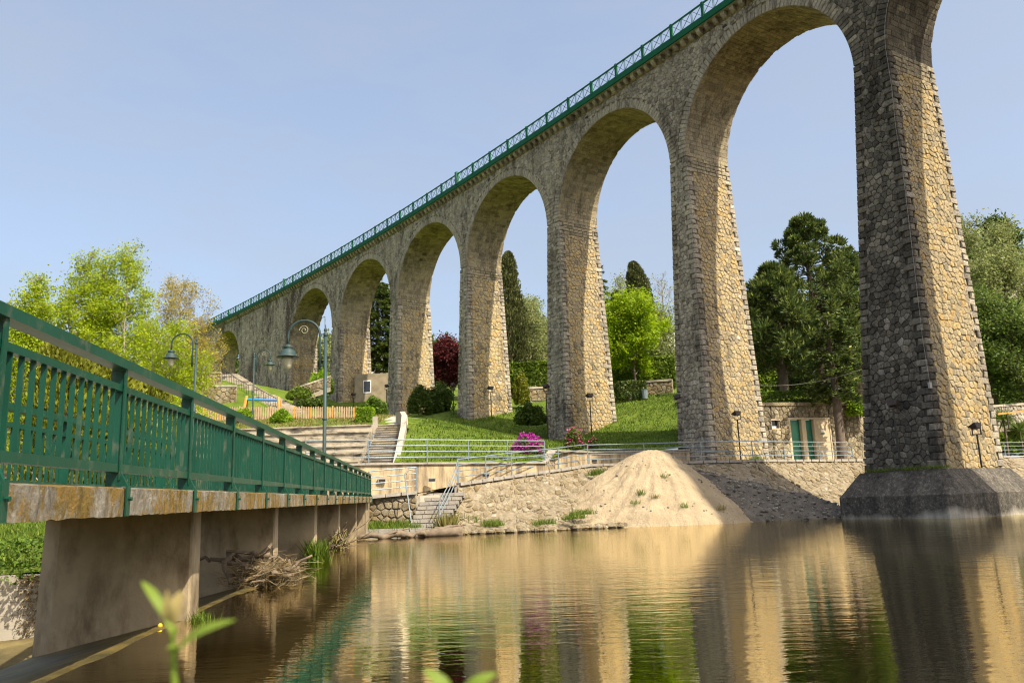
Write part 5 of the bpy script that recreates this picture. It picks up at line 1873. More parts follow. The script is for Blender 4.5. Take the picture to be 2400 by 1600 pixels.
# distant wooded hill: trees standing on the ridge, a few kinds copied
pro = []
for k, (mt, sh) in enumerate((('mid', 'round'), ('pale', 'round'), ('shrub', 'round'))):
    pro.append(broadleaf('hill_tree', 'rounded far tree on the ridge', 'tree', (0, 0, 0), 80 + k, 9, 4.2, LM[mt], 5000, 0.32, 0.6, 'bark', 'trees on the far ridge', up=.4, crown0=.12, nb=(11, 6, 3), shape=sh))
used = set()
n = 0
for (px, Y, k, sc_, lab) in ((1010, 150, 0, 1.0, 'far ridge tree left of the red plum'), (1040, 165, 2, 1.0, 'far ridge tree above the red plum crown'), (1064, 158, 0, .9, 'far ridge tree touching the fourth pier above the plum'),
        (740, 150, 1, .9, 'pale far tree at the foot of the tall light pole'), (772, 160, 1, 1.0, 'pale far tree right of the tall light pole, seen through the arch'), (548, 150, 0, 1.1, 'far tree seen through the smallest arch at the left'),
        (1252, 175, 1, 1.0, 'far pale tree behind the cream house'), (1440, 170, 0, 1.0, 'far tree on the ridge between spruce and small cypress'), (1535, 175, 1, 1.0, 'far tree on the ridge right of the leaning cypress'),
        (1746, 165, 0, .9, 'far tree on the ridge just right of the second pier'), (1778, 172, 2, .9, 'far dark tree on the ridge next to the huge conifer'), (2300, 140, 0, 1.0, 'far tree low behind the airy trees at the right'),
        (2390, 150, 2, 1.1, 'far dark tree behind the hillside house'), (25, 110, 1, 1.0, 'pale far tree at the left edge above the handrail'), (58, 125, 0, 1.0, 'far tree near the left edge behind the slim young tree')):
    q = G(px, Y)
    if k not in used:
        o = pro[k]; o.location = q; used.add(k); o['label'] = lab
        o.scale = (sc_, sc_, sc_)
    else:
        o = copy_tree(pro[k], q, lab, random.uniform(0, 6.28), sc_, 'trees on the far ridge')
    n += 1

# shrubs and hedges around the lawn
def shrub_at(name, lab, px0, px1, pyt, pyb, Y, mat, n, ls, sd, ry=None, **kw):
    a, b = at(px0, pyb, Y), at(px1, pyb, Y)
    rx = (b.x - a.x) / 2
    z0 = at((px0 + px1) / 2, pyb, Y).z
    z1 = at((px0 + px1) / 2, pyt, Y).z
    hb = (z1 - z0) / (2 if kw.get('box') else 1.05)
    return bush(name, lab, ((a.x + b.x) / 2, Y, z0 - .05), sd, rx, ry or rx * .8, hb, mat, n, ls, **kw)
shrub_at('shrub', 'dark evergreen shrub group between two middle piers, left half', 955, 1015, 905, 968, 84, LM['shrub'], 6500, .12, 101, group='shrubs between the piers')
shrub_at('shrub', 'dark evergreen shrub group touching the fourth pier', 1000, 1068, 892, 965, 86, LM['shrub'], 7000, .12, 102, group='shrubs between the piers')
shrub_at('hedge', 'rounded clipped hedge left of the stair head', 845, 908, 930, 972, 66, LM['hedge'], 6000, .09, 103, ry=1.2)
shrub_at('hedge', 'boxy clipped hedge at the end of the picket fence', 838, 875, 955, 1000, 52.6, LM['bright'], 5000, .06, 104, ry=.6, box=True)
shrub_at('shrub', 'golden egg-shaped conifer bush right of a pier', 1203, 1242, 874, 945, 82, LM['gold'], 7000, .10, 105)
shrub_at('shrub', 'dark rhododendron on the lawn left of the third pier', 1205, 1280, 943, 992, 68, LM['shrub'], 7000, .10, 106)
shrub_at('azalea', 'magenta flowering azalea by the terrace railing', 1200, 1276, 1018, 1066, 49.5, LM['shrub'], 2500, .07, 107, flower=LM['magenta'], nf=1200, fsize=.06)
shrub_at('azalea', 'green azalea with a few pink flowers at the foot of a pier', 1322, 1372, 1004, 1050, 52.0, LM['mid'], 3600, .07, 108, flower=LM['pink'], nf=160, fsize=.06)
shrub_at('azalea', 'small reddish azalea with pink buds beside the lawn wall', 1378, 1405, 1022, 1048, 53.5, LM['shrub'], 1200, .06, 109, flower=LM['pink'], nf=40, fsize=.05)
shrub_at('hedge', 'dark clipped yew block on the upper lawn', 1447, 1512, 895, 934, 77.5, LM['dark'], 6000, .10, 110, box=True, ry=1.2)
shrub_at('hedge', 'low brownish clipped hedge at the back of the lawn', 1540, 1600, 922, 936, 77.5, LM['mid'], 2500, .08, 111, box=True, ry=.6)
shrub_at('bush', 'bright green round shrub before the picket fence', 632, 686, 958, 994, 53.6, LM['bright'], 4500, .075, 112)
shrub_at('bush', 'bright green shrub half hidden by the footbridge handrail', 548, 590, 955, 985, 54.5, LM['bright'], 3500, .075, 113)
shrub_at('hedge', 'sunlit ivy bank beside the far pier', 728, 778, 868, 915, 96, LM['bright'], 7000, .14, 114, ry=3)
shrub_at('hedge', 'ivy bank trailing along the path wall at the far pier', 672, 740, 905, 935, 93, LM['ivy'], 5000, .13, 115, ry=2)
shrub_at('hedge', 'low dark shrubs behind the picket fence', 690, 765, 932, 952, 84, LM['shrub'], 3500, .12, 116, ry=1)
# ivy covered bank behind the lawn
shrub_at('ivy_bank', 'ivy covered bank behind the clipped yew', 1440, 1580, 840, 912, 88, LM['ivy'], 15000, .15, 117, ry=1.6, box=True)
shrub_at('ivy_bank', 'ivy covered bank between the third and fourth piers', 1190, 1290, 852, 912, 93, LM['ivy'], 11000, .16, 118, ry=1.6, box=True)
shrub_at('ivy_bank', 'mossy slope of bushes right of the second pier', 1738, 1830, 800, 925, 80, LM['ivy'], 12000, .16, 119, ry=1.8)
# hedge on the toilet building
shrub_at('hedge', 'long clipped hedge on top of the stone toilet building', 1775, 1985, 917, 952, 62, LM['hedge'], 11000, .085, 120, ry=.9, box=True)
shrub_at('hedge', 'sunlit hanging hedge right of the conifer trunk', 1985, 2040, 925, 972, 60.6, LM['bright'], 5500, .085, 121, ry=.8)
# hedge left below the footbridge
bush('hedge', 'clipped hedge along the top of the board-marked wall', (-13.6, 15.55, .25), 122, 5.9, .55, .34, LM['hedge'], 22000, .045, box=True, cat='hedge')

# ---- grass
def blades(name, label, xy, zf, h, mat, seed, wd=0.16):
    r = np.random.default_rng(seed)
    n = len(xy)
    z = zf(xy[:, 0], xy[:, 1])
    a = r.uniform(0, 6.283, n)
    hh = h * r.uniform(.5, 1.3, n)
    wx, wy = np.cos(a) * hh * wd, np.sin(a) * hh * wd
    lx, ly = r.normal(0, .35, n) * hh, r.normal(0, .35, n) * hh
    b = np.stack([xy[:, 0], xy[:, 1], z - .02], 1)
    V = np.stack([b - np.stack([wx, wy, 0 * wx], 1), b + np.stack([wx, wy, 0 * wx], 1), b + np.stack([lx, ly, hh], 1)], 1).reshape(-1, 3)
    F = np.arange(3 * n).reshape(n, 3)
    o = put(name, np_mesh(name, V, F, mat))
    o['kind'] = 'stuff'
    o['label'] = label
    o['category'] = 'grass'
    return o
r = np.random.default_rng(3)
n = 60000
xy = np.stack([r.uniform(-6.3, 16, n), 44 + 38 * r.uniform(0, 1, n) ** 1.0], 1)
xy = xy[xy[:, 1] > np.interp(xy[:, 0], FRX, FRY) + .3]
blades('lawn_grass', 'mown grass of the sloping lawn under the viaduct', xy, gz, 0.15, MT['blade'], 1, .3)
n = 16000
xy = np.stack([r.uniform(-34, -8.6, n), r.uniform(51.2, 60, n)], 1)
blades('lawn_grass', 'rough grass in front of the picket fence', xy, gz, 0.14, MT['dryblade'], 2, .3)
n = 26000
yy = 16.2 + 14 * r.uniform(0, 1, n) ** 1.5
xy = np.stack([-0.112 * yy - 5.95 - 9 * r.uniform(0, 1, n), yy], 1)
blades('lawn_grass', 'sunlit grass beside the footbridge', xy, lambda x, y: np.interp(y, [15.7, 18, 24, 44], [0.35, 0.85, 1.30, 2.0]), 0.10, MT['blade'], 3, .2)
def clump(label, pts, h, mat, seed, n=120, sd=.12, kind='weed', name='weed'):
    """weeds that stand together: one thing with leaves"""
    r = np.random.default_rng(seed)
    xy = np.concatenate([np.array([p[0], p[1], p[2]])[None, :] + np.concatenate([r.normal(0, sd, (n, 2)), np.zeros((n, 1))], 1) for p in pts])
    m = len(xy)
    a = r.uniform(0, 6.283, m)
    hh = h * r.uniform(.25, 1.05, m)
    wd = .045
    w3 = np.stack([np.cos(a) * hh * wd, np.sin(a) * hh * wd, 0 * a], 1)
    tip = np.stack([r.normal(0, .35, m) * hh, r.normal(0, .35, m) * hh, hh], 1)
    V = np.stack([xy - w3, xy + w3, xy + tip * .6 + w3 * .8, xy + tip, ], 1).reshape(-1, 3) - np.array(pts[0])
    o = put(name, np_mesh(name, V, np.arange(4 * m).reshape(m, 4), mat), loc=pts[0])
    return tag(o, label, kind)
lz = .34
clump('lush green weeds on the ledge below the landing', [(-7.6, 40.5, lz), (-7.0, 40.7, lz), (-6.4, 40.4, lz), (-5.8, 40.6, lz), (-6.9, 40.2, lz), (-5.3, 40.5, lz)], .5, MT['blade'], 11, 300, .3)
clump('grass tuft on the edging beside the driftwood', [(-6.6, 39.2, lz), (-5.9, 39.2, lz), (-5.3, 39.3, lz), (-4.9, 39.4, lz)], .32, MT['blade'], 12, 240, .22)
clump('tall reedy tuft beside the river steps', [(-3.5, 39.7, .15), (-3.3, 39.9, .2)], .95, MT['dryblade'], 13, 160, .16)
for i, (px, py, h, lab) in enumerate(((1095, 1225, .45, 'weeds at the foot of the embankment near the reeds'), (1150, 1232, .4, 'green weeds on the shore below the embankment'), (1275, 1228, .35, 'weed patch at the left foot of the sand pile'), (1345, 1215, .4, 'leafy weeds where sand meets the embankment'), (1365, 1205, .35, 'upper leafy weeds where sand meets the embankment'), (1400, 1112, .45, 'weed tuft on top of the embankment left of the sand'))):
    Y = 41.5 + (1232 - py) * .055
    if py < 1150: Y = 49.2
    q = at(px, py, Y)
    clump(lab, [tuple(q), (q.x + .35, q.y + .05, q.z), (q.x - .3, q.y, q.z - .03)], h, MT['blade'], 20 + i, 110, .16)
for i, (px, py, h, lab) in enumerate(((1557, 1120, .30, 'small green weed high on the sand pile'), (1503, 1160, .42, 'dark weed tuft in the middle of the sand pile'), (1537, 1168, .34, 'dry weed tuft right of centre on the sand'), (1490, 1180, .28, 'small dark weed low on the sand pile'), (1602, 1190, .38, 'bright weed beside a stone low on the sand'), (1690, 1195, .36, 'dry yellow weed near the right foot of the sand'))):
    # walk along the ray until it meets the sand
    for Y in np.linspace(43, 50, 141):
        q = at(px, py, Y)
        if float(zsand(np.array([q.x]), np.array([q.y]))[0]) >= q.z: break
    clump(lab, [tuple(q)], h, MT['dryblade'] if i in (2, 5) else MT['blade'], 40 + i, 80, .13)
clump('bright reed tuft beside the third bridge pier', [(bx(3.0, 22.6) + .1, 22.4, 0), (bx(3.0, 22.6) + .25, 22.2, 0)], .62, MT['blade'], 50, 170, .12)
clump('small grass tuft at the foot of the first bridge pier', [(bx(2.8, 10.8), 10.6, -.02), (bx(2.7, 10.8), 10.5, -.02)], .16, MT['blade'], 51, 90, .07)
clump('dry reeds by the fourth bridge pier', [(bx(3.0, 28.7) + .1, 28.4, 0)], .7, MT['dryblade'], 52, 70, .1)
clump('moss and grass at the foot of the nearest pier', [VP(-8 + k * .4, -1.0, 2.33) for k in range(-6, 5)], .22, MT['blade'], 53, 110, .16)
clump('green weeds at the foot of the second pier', [VP(4.9, 3.0 + k * .3, 3.6) for k in range(3)], .4, MT['blade'], 54, 160, .3)
# ------------------------------------------------------------------ street furniture and small things
def swan_lamp(label, base, height, face, sc_=1.0):
    """post with a swan-neck arm; face = +1 arm to the right, -1 to the left"""
    t = thing('street_lamp', label, 'street lamp', base, 'swan-neck street lamps')
    b = Vector(base)
    H_ = height
    X = Vector((face, 0, 0))
    m = MB().tube([b, b + Vector((0, 0, .25)), b + Vector((0, 0, .9)), b + Vector((0, 0, 1.0)), b + Vector((0, 0, H_ - .3))], [.10, .095, .085, .055, .052], 10)
    m.part('post', MT['bluegreen'], t, smooth=True)
    MB().lathe(b + Vector((0, 0, H_ - .34)), [(.06, 0), (.07, .03), (.07, .1), (.03, .13), (.055, .17), (.055, .22), (.02, .26), (.01, .36)], 10).part('finial', MT['bluegreen'], t, smooth=True)
    MB().lathe(b + Vector((0, 0, 2.2)), [(.055, 0), (.075, .02), (.075, .06), (.055, .08)], 10).part('collar', MT['bluegreen'], t, smooth=True)
    # arm: a straight foot clipped to the post, then a half circle
    o = b + X * .17
    z0, z1 = H_ - 1.35, H_ - .28
    Rr = .48
    pts = [o + Vector((0, 0, z0)), o + Vector((0, 0, z1 - .2))]
    for k in range(13):
        a = math.pi * k / 12
        pts.append(o + X * (Rr * (1 - math.cos(a))) + Vector((0, 0, z1 + Rr * .95 * math.sin(a))))
    end = o + X * (2 * Rr) + Vector((0, 0, z1 - .30))
    pts.append(end)
    MB().tube(pts, .038, 8).part('arm', MT['bluegreen'], t, smooth=True)
    for k in range(3):
        z = z0 + .12 + k * .35
        MB().tube([b + Vector((0, 0, z)), o + Vector((0, 0, z))], .022, 6).part('clamp', MT['bluegreen'], t)
    # scroll ornament under the arm
    sp = []
    for k in range(30):
        a = k * .36
        rr = .15 * (1 - k / 34)
        sp.append(o + X * (Rr * 1.0 + rr * math.cos(a)) + Vector((0, 0, z1 + .16 + rr * math.sin(a))))
    MB().tube(sp, .008, 4).part('scroll', MT['lampglass'], t)
    lan = MB().lathe(end + Vector((0, 0, -.62)), [(.34, .255), (.345, .27), (.22, .33), (.22, .44), (.14, .49), (.11, .52), (.14, .54), (.145, .60), (.06, .63), (.04, .66)], 16).part('lantern', MT['bluegreen'], t, smooth=True)
    MB().lathe(end + Vector((0, 0, -.62)), [(.03, -.12), (.09, -.08), (.135, .03), (.16, .16), (.165, .262)], 14).part('globe', MT['lampglass'], lan, smooth=True)
    return t
pa = FB(.42, 24.2, 0)
swan_lamp('nearest swan-neck street lamp rising from the green footbridge', pa, topz(780, 762, 24.2) - pa.z, -1)
pbm = at(457, 900, 36); zb_ = topz(457, 790, 36)
swan_lamp('swan-neck street lamp left of the footbridge, in front of the yellow tree', (pbm.x, 36, zb_ - 5.6), 5.6, -1)
pcm = at(594, 900, 56.2); zc_ = topz(596, 826, 56.2)
swan_lamp('farthest swan-neck street lamp beside the picket fence', (pcm.x, 56.2, zc_ - 5.0), 5.0, 1)

def flood(label, px, py, Y, pbase, rz=0.0, tilt=-0.5):
    """floodlight head on a bracket and thin post; py = head, pbase = foot"""
    h = at(px, py, Y); f = at(px, pbase, Y)
    t = thing('floodlight', label, 'floodlight', (h.x, Y, f.z), 'floodlights aimed at the piers')
    MB().tube([(h.x, Y, f.z - .2), (h.x, Y, h.z - .35)], .045, 6).part('pole', MT['black'], t)
    MB().beam((h.x - .22, Y, h.z - .36), (h.x + .22, Y, h.z - .36), .05, .05).part('bracket', MT['black'], t)
    for s_ in (-1, 1):
        MB().beam((h.x + .2 * s_, Y, h.z - .36), (h.x + .2 * s_, Y, h.z), .03, .06).part('yoke', MT['black'], t)
    m = MB()
    c0 = Vector((h.x, Y, h.z))
    rot = Matrix.Rotation(rz, 3, 'Z') @ Matrix.Rotation(tilt, 3, 'X')
    vs = [c0 + rot @ Vector(v) for v in ((-.19, -.10, -.12), (.19, -.10, -.12), (.19, .12, -.07), (-.19, .12, -.07), (-.31, -.20, .12), (.31, -.20, .12), (.31, .20, .12), (-.31, .20, .12))]
    m.hexa(vs)
    hd = m.part('lamp_head', MT['rustlamp'], t)
    MB().hexa([c0 + rot @ Vector(v) for v in ((-.28, -.17, .123), (.28, -.17, .123), (.28, .17, .123), (-.28, .17, .123), (-.28, -.17, .135), (.28, -.17, .135), (.28, .17, .135), (-.28, .17, .135))]).part('lens', MT['glassdark'], hd)
    return t
flood('floodlight on a pole before the sunlit face of the nearest pier', 2287, 1000, 39.2, 1086, .6)
flood('floodlight on a pole before the sunlit face of the second pier', 1727, 970, 53.2, 1080, .6)
flood('floodlight on a pole before the sunlit face of the third pier', 1382, 928, 65.2, 1014, .6)
flood('floodlight on a pole before the sunlit face of the fourth pier', 1150, 910, 77.2, 972, .6)
flood('floodlight behind the shrubs before the fifth pier', 985, 912, 88.6, 960, .6)
flood('floodlight on a pole before the sixth pier', 829, 925, 99.5, 960, .6)
flood('black floodlight clamped to the dark face of the nearest pier', 2092, 948, 41.3, 1086, -.9, -.7)
flood('black floodlight on the shaded side of the second pier', 1588, 932, 54.9, 1030, -.9, -.7)
flood('black floodlight on the shaded side of the third pier', 1279, 906, 67.2, 1025, -.9, -.7)
flood('black floodlight on the shaded side of the fourth pier', 1062, 902, 79.0, 968, -.9, -.7)
flood('black floodlight left of the fifth pier', 906, 905, 90.4, 975, -.9, -.7)
flood('small floodlight on the ground by the far abutment wall', 708, 912, 111, 922, -.9, -.7)

# picket fence
pf = thing('picket_fence', 'low wooden picket fence with pointed orange-brown slats', 'fence', at(650, 985, 56.0))
def fp(px):
    p = at(px, 986, 56.6 - (px - 650) * .004)
    return p
px = 415
npk = 0
zt = 0.98
pts = []
while px < 842:
    p = fp(px)
    pts.append(p)
    hgt = zt * random.uniform(.97, 1.04)
    wd = .105
    m = MB()
    vs = []
    for dy in (-.014, .014):
        vs += [p + Vector((-wd / 2, dy, .06)), p + Vector((wd / 2, dy, .06)), p + Vector((wd / 2, dy, hgt - .06)), p + Vector((0.02, dy, hgt)), p + Vector((-0.02, dy, hgt)), p + Vector((-wd / 2, dy, hgt - .06))]
    m.add(vs, [(0, 1, 2, 3, 4, 5), (11, 10, 9, 8, 7, 6)] + [(i, 6 + i, 6 + (i + 1) % 6, (i + 1) % 6) for i in range(6)])
    m.part('picket', MT['orange'] if random.random() < .13 else MT['wood'], pf)
    px += 5.6
for z in (.28, .76):
    MB().tube([q + Vector((0, .035, z)) for q in pts[::4] + [pts[-1]]], .035, 4).part('fence_rail', MT['wood'], pf)
for q in pts[::13]:
    MB().box(q + Vector((0, .06, .5)), (.09, .09, 1.08)).part('fence_post', MT['wood'], pf)
MB().beam(pts[0] + Vector((0, 0, -.02)), pts[-1] + Vector((0, 0, -.02)), .16, .2).part('fence_kerb', MT['graystep'], pf)

# swing frame with blue bar
sw = thing('swing_frame', 'playground frame of orange posts and a bright blue crossbar', 'playground', at(615, 985, 60))
a, b = at(578, 936, 60), at(652, 938, 60)
MB().tube([a, b], .085, 8).part('crossbar', MT['blue'], sw)
for q, dx in ((a, -.25), (b, .25)):
    MB().tube([q + Vector((0, 0, .25)), q + Vector((dx, -.3, -1.7))], .11, 6).part('leg', MT['orange'], sw)
    MB().tube([q + Vector((0, 0, .25)), q + Vector((dx, .9, -1.7))], .11, 6).part('leg', MT['orange'], sw)

# stone walls and stairs below the far arch
def stonewall(name, label, A, B, h, th, mat, size, coping='stepstone'):
    t = thing(name, label, 'wall', A)
    d = (B - A); L = math.hypot(d.x, d.y); u = Vector((d.x / L, d.y / L, 0)); n = Vector((u.y, -u.x, 0))
    if n.y > 0: n = -n
    m = MB()
    a, b = A - n * .05, B - n * .05
    k = -n * th
    m.hexa([a - Vector((0, 0, .6)), b - Vector((0, 0, .6)), b - Vector((0, 0, .6)) + k, a - Vector((0, 0, .6)) + k, a + Vector((0, 0, h)), b + Vector((0, 0, h)), b + Vector((0, 0, h)) + k, a + Vector((0, 0, h)) + k])
    core = m.part('wall_core', MT['mortar'], t)
    dz = (B.z - A.z) / L
    fm = lambda s, v, q: A + u * s + n * q + Vector((0, 0, v + dz * s))
    STONES.clear()
    for poly in cells([(0, 0), (L, 0), (L, h - .02), (0, h - .02)], size, jit=.42, aspect=.8):
        add_stone(poly, fm, 'stone', core, mat, rtint(), h=.05, gap=.025)
    flush_stones({'stone': 60})
    nb_ = max(1, int(L / 1.6))
    for j in range(nb_):
        p, q = A.lerp(B, j / nb_ + .002), A.lerp(B, (j + 1) / nb_ - .002)
        MB().beam(p + k * .5 + Vector((0, 0, h + .1)), q + k * .5 + Vector((0, 0, h + .1)), th + .25, .2).part('coping', MT[coping], t)
    return t
stonewall('terrace_wall', 'lower rough stone terrace wall with pale coping by the far stairs', at(395, 968, 90), at(553, 966, 92), 2.9, .5, MT['embank'], .62)
stonewall('terrace_wall', 'upper rough stone terrace wall with pale coping below the far arch', at(395, 905, 97), at(518, 903, 98), 1.45, .5, MT['embank'], .62)
fs_ = thing('far_stairs', 'pale stone stairs with iron railings climbing beside the far abutment', 'stairs', at(640, 960, 92))
for (x0, y0, x1, y1, Ya, Yb, n) in ((668, 963, 600, 925, 90, 94, 12), (592, 925, 556, 904, 95, 98, 9), (556, 902, 516, 876, 99, 103, 10)):
    for k in range(n):
        f = (k + .5) / n
        p = at(x0 + (x1 - x0) * f, y0 + (y1 - y0) * f, Ya + (Yb - Ya) * f)
        MB().box(p + Vector((0.9, .45, -.3)), (2.4, 1.1, .6)).part('step', MT['stepstone'], fs_)
    A, B = at(x0, y0, Ya - .5), at(x1, y1, Yb - .5)
    MB().tube([A + Vector((-.5, 0, 1.15)), B + Vector((-.5, 0, 1.15))], .04, 5).part('handrail', MT['black'], fs_)
    for k in range(n + 1):
        p = A.lerp(B, k / n) + Vector((-.5, 0, 0))
        MB().tube([p, p + Vector((0, 0, 1.15))], .022, 4).part('rail_bar', MT['black'], fs_)
stonewall('path_wall', 'low curving stone wall below the ivy at the far pier', at(690, 935, 92), at(775, 905, 94), 1.1, .4, MT['embank'], .5)
stonewall('lawn_wall', 'rough stone wall at the back of the upper lawn', at(1505, 935, 81), at(1578, 930, 80), 1.6, .4, MT['embank'], .5)
stonewall('lawn_wall', 'low stone wall behind the golden egg-shaped bush', at(1236, 940, 86), at(1290, 938, 87), 1.3, .4, MT['embank'], .5)
stonewall('slope_wall', 'low grey stone wall at the right edge of the picture', at(2300, 1000, 71), at(2460, 985, 76), 1.6, .5, MT['grey'], .45)

# toilet building: stone front with two green doors, set into the bank
tb0, tb1 = Vector((14.8, 58.7, 3.72)), Vector((30.5, 62.6, 3.85))
tbx = thing('toilet_building', 'stone toilet block with two tall green doors under a hedge', 'building', (20, 59.5, 3.75))
d = tb1 - tb0; LB = math.hypot(d.x, d.y); ub = Vector((d.x / LB, d.y / LB, 0)); nb2 = Vector((ub.y, -ub.x, 0))
HB = 4.05
def TB(s_, z, out=0.0):
    return Vector((tb0.x, tb0.y, 3.72)) + ub * s_ + nb2 * out + Vector((0, 0, z))
def sof(px, Y=60):
    """position along the front under photo column px"""
    r_ = ray(px, 1000)
    # solve tb0 + ub*s on the vertical plane of the ray
    return ((-r_.x * tb0.y + r_.y * tb0.x) / (r_.x * ub.y - r_.y * ub.x))
sA, sB = sof(1851), sof(1944)
op = [(sA, sof(1888) - .02), (sof(1888), sB)]
dtop = 3.05
def slab(s0, s1, z0, z1, o0, o1):
    return [TB(s0, z0, o1), TB(s1, z0, o1), TB(s1, z0, o0), TB(s0, z0, o0), TB(s0, z1, o1), TB(s1, z1, o1), TB(s1, z1, o0), TB(s0, z1, o0)]
wsA, wsB = sof(1811), sof(1827)
w2A, w2B = sof(1958), sof(1968)
m = MB()
wz0, wz1 = 2.42, 3.0
for (s0, s1, z0, z1) in ((0, wsA, -.5, HB), (wsA, wsB, -.5, wz0), (wsA, wsB, wz1, HB), (wsB, sA, -.5, HB), (sA, sB, dtop, HB), (sB, w2A, -.5, HB), (w2A, w2B, -.5, wz0), (w2A, w2B, wz1, HB), (w2B, LB, -.5, HB)):
    m.hexa(slab(s0, s1, z0, z1, -.5, -.05))
core = m.part('front_wall', MT['mortar'], tbx)
STONES.clear()
fm = lambda s_, v, q: TB(s_, v, q)
MT['toilet'] = rubble('toilet_stone', [(0.0, (0.22, 0.19, 0.13)), (0.5, (0.38, 0.32, 0.21)), (1.0, (0.52, 0.46, 0.34))], lich=(0.47, 0.58), lstr=0.8, lcol=(0.05, 0.042, 0.032), lscale=0.5)
for (s0, s1, z0, z1) in ((0, wsA - .08, 0, HB), (wsA - .08, wsB + .08, 0, wz0 - .08), (wsA - .08, wsB + .08, wz1 + .08, HB), (wsB + .08, sA - .05, 0, HB), (sA - .05, sB + .05, dtop + .12, HB), (sB + .05, w2A - .06, 0, HB), (w2A - .06, w2B + .06, 0, wz0 - .08), (w2A - .06, w2B + .06, wz1 + .08, HB), (w2B + .06, LB, 0, HB)):
    if s1 - s0 < .1: continue
    for poly in cells([(s0, z0), (s1, z0), (s1, z1), (s0, z1)], .42, jit=.42, aspect=.8):
        add_stone(poly, fm, 'stone', core, MT['toilet'], rtint(), h=.035, gap=.02)
flush_stones({'stone': 120})
n = 9
for j in range(n):
    MB().hexa(slab(LB * j / n + .01, LB * (j + 1) / n - .01, HB + .003, HB + .25, -.6, .10 + random.uniform(-.02, .02))).part('coping', MT['toilet'], tbx)
# recessed entrance
sm1 = sof(1868); sm2 = sof(1888); sd2 = sof(1913)
m = MB().hexa(slab(sA - .1, sB + .1, dtop, dtop + .12, -.5, .04)); m.part('lintel', MT['doorframe'], tbx)
for (s0, s1) in ((sA - .1, sA + .06), (sof(1879), sof(1888.5)), (sof(1908), sof(1913))):
    MB().hexa(slab(s0, s1, 0, dtop - .003, -.5, .03)).part('door_jamb', MT['doorframe'], tbx)
MB().hexa(slab(sof(1913) + .002, sB, 0, dtop - .003, -.3, -.02)).part('plaster_panel', MT['doorframe'], tbx)
MB().hexa(slab(sB + .002, sB + .1, 0, dtop - .003, -.3, .03)).part('door_jamb', MT['doorframe'], tbx)
for (s0, s1) in ((sA + .07, sof(1879) - .01), (sof(1888.5) + .01, sof(1908) - .01)):
    dr = MB().hexa(slab(s0, s1, 0.03, dtop - .04, -.36, -.30)).part('door', MT['door'], tbx)
    for j in range(2):
        zz0 = .25 + j * 1.35
        MB().hexa(slab(s0 + .1, s1 - .1, zz0, zz0 + 1.15, -.31, -.285)).part('door_panel', MT['door'], dr)
    MB().tube([TB(s1 - .12, 1.1, -.27), TB(s1 - .12, 1.3, -.27)], .02, 5).part('handle', MT['white'], dr)
sg = (sof(1923) + sof(1930)) / 2
MB().hexa(slab(sg - .10, sg + .10, 2.05, 2.26, -.018, .0)).part('sign_plate', MT['white'], tbx)
MB().hexa(slab(sg - .16, sg + .16, 1.92, 2.02, -.018, .0)).part('sign_bar', MT['door'], tbx)
for (s0, s1) in ((wsA, wsB), (w2A, w2B)):
    wn = MB().hexa(slab(s0 - .09, s1 + .09, wz0 - .09, wz0 - .005, -.3, .035)).part('window', MT['doorframe'], tbx)
    MB().hexa(slab(s0 - .09, s1 + .09, wz1 + .005, wz1 + .09, -.3, .03)).part('frame', MT['doorframe'], wn)
    MB().hexa(slab(s0, s1, wz0, wz1, -.34, -.30)).part('pane', MT['glassdark'], wn)
    MB().hexa(slab(s0 + .02, s1 - .02, wz0 + .02, wz0 + .2, -.298, -.28)).part('sash', MT['white'], wn)
# flat roof that carries the hedge
MB().hexa([TB(0, 3.6, -.52), TB(LB, 3.6, -.52), TB(LB, 3.6, -4.5), TB(0, 3.6, -4.5), TB(0, 4.05, -.52), TB(LB, 4.05, -.52), TB(LB, 4.05, -4.5), TB(0, 4.05, -4.5)]).part('roof', MT['concrete'], tbx)

# far houses and small constructions
def house(name, label, c, sx, sy, sz, roofh, wallm, roofm, nwin, cat='house', rz=0.0):
    t = thing(name, label, cat, c)
    c = Vector(c)
    R = Matrix.Rotation(rz, 3, 'Z')
    T = lambda x, y, z: c + R @ Vector((x, y, z))
    MB().hexa([T(-sx, -sy, -1), T(sx, -sy, -1), T(sx, sy, -1), T(-sx, sy, -1), T(-sx, -sy, sz), T(sx, -sy, sz), T(sx, sy, sz), T(-sx, sy, sz)]).part('wall', wallm, t)
    if roofh:
        e = .35
        MB().add([T(-sx - e, -sy - e, sz), T(sx + e, -sy - e, sz), T(sx + e, sy + e, sz), T(-sx - e, sy + e, sz), T(-sx - e, 0, sz + roofh), T(sx + e, 0, sz + roofh)], [(0, 1, 5, 4), (2, 3, 4, 5), (0, 4, 3), (1, 2, 5), (3, 2, 1, 0)]).part('roof', roofm, t)
    for k in range(nwin):
        x = -sx + 2 * sx * (k + .5) / nwin
        wn = MB().hexa([T(x - .5, -sy - .06, sz * .35), T(x + .5, -sy - .06, sz * .35), T(x + .5, -sy + .02, sz * .35), T(x - .5, -sy + .02, sz * .35), T(x - .5, -sy - .06, sz * .78), T(x + .5, -sy - .06, sz * .78), T(x + .5, -sy + .02, sz * .78), T(x - .5, -sy + .02, sz * .78)]).part('window', MT['white'], t)
        MB().hexa([T(x - .4, -sy - .085, sz * .39), T(x + .4, -sy - .085, sz * .39), T(x + .4, -sy - .0625, sz * .39), T(x - .4, -sy - .0625, sz * .39), T(x - .4, -sy - .085, sz * .74), T(x + .4, -sy - .085, sz * .74), T(x + .4, -sy - .0625, sz * .74), T(x - .4, -sy - .0625, sz * .74)]).part('pane', MT['glassdark'], wn)
    return t
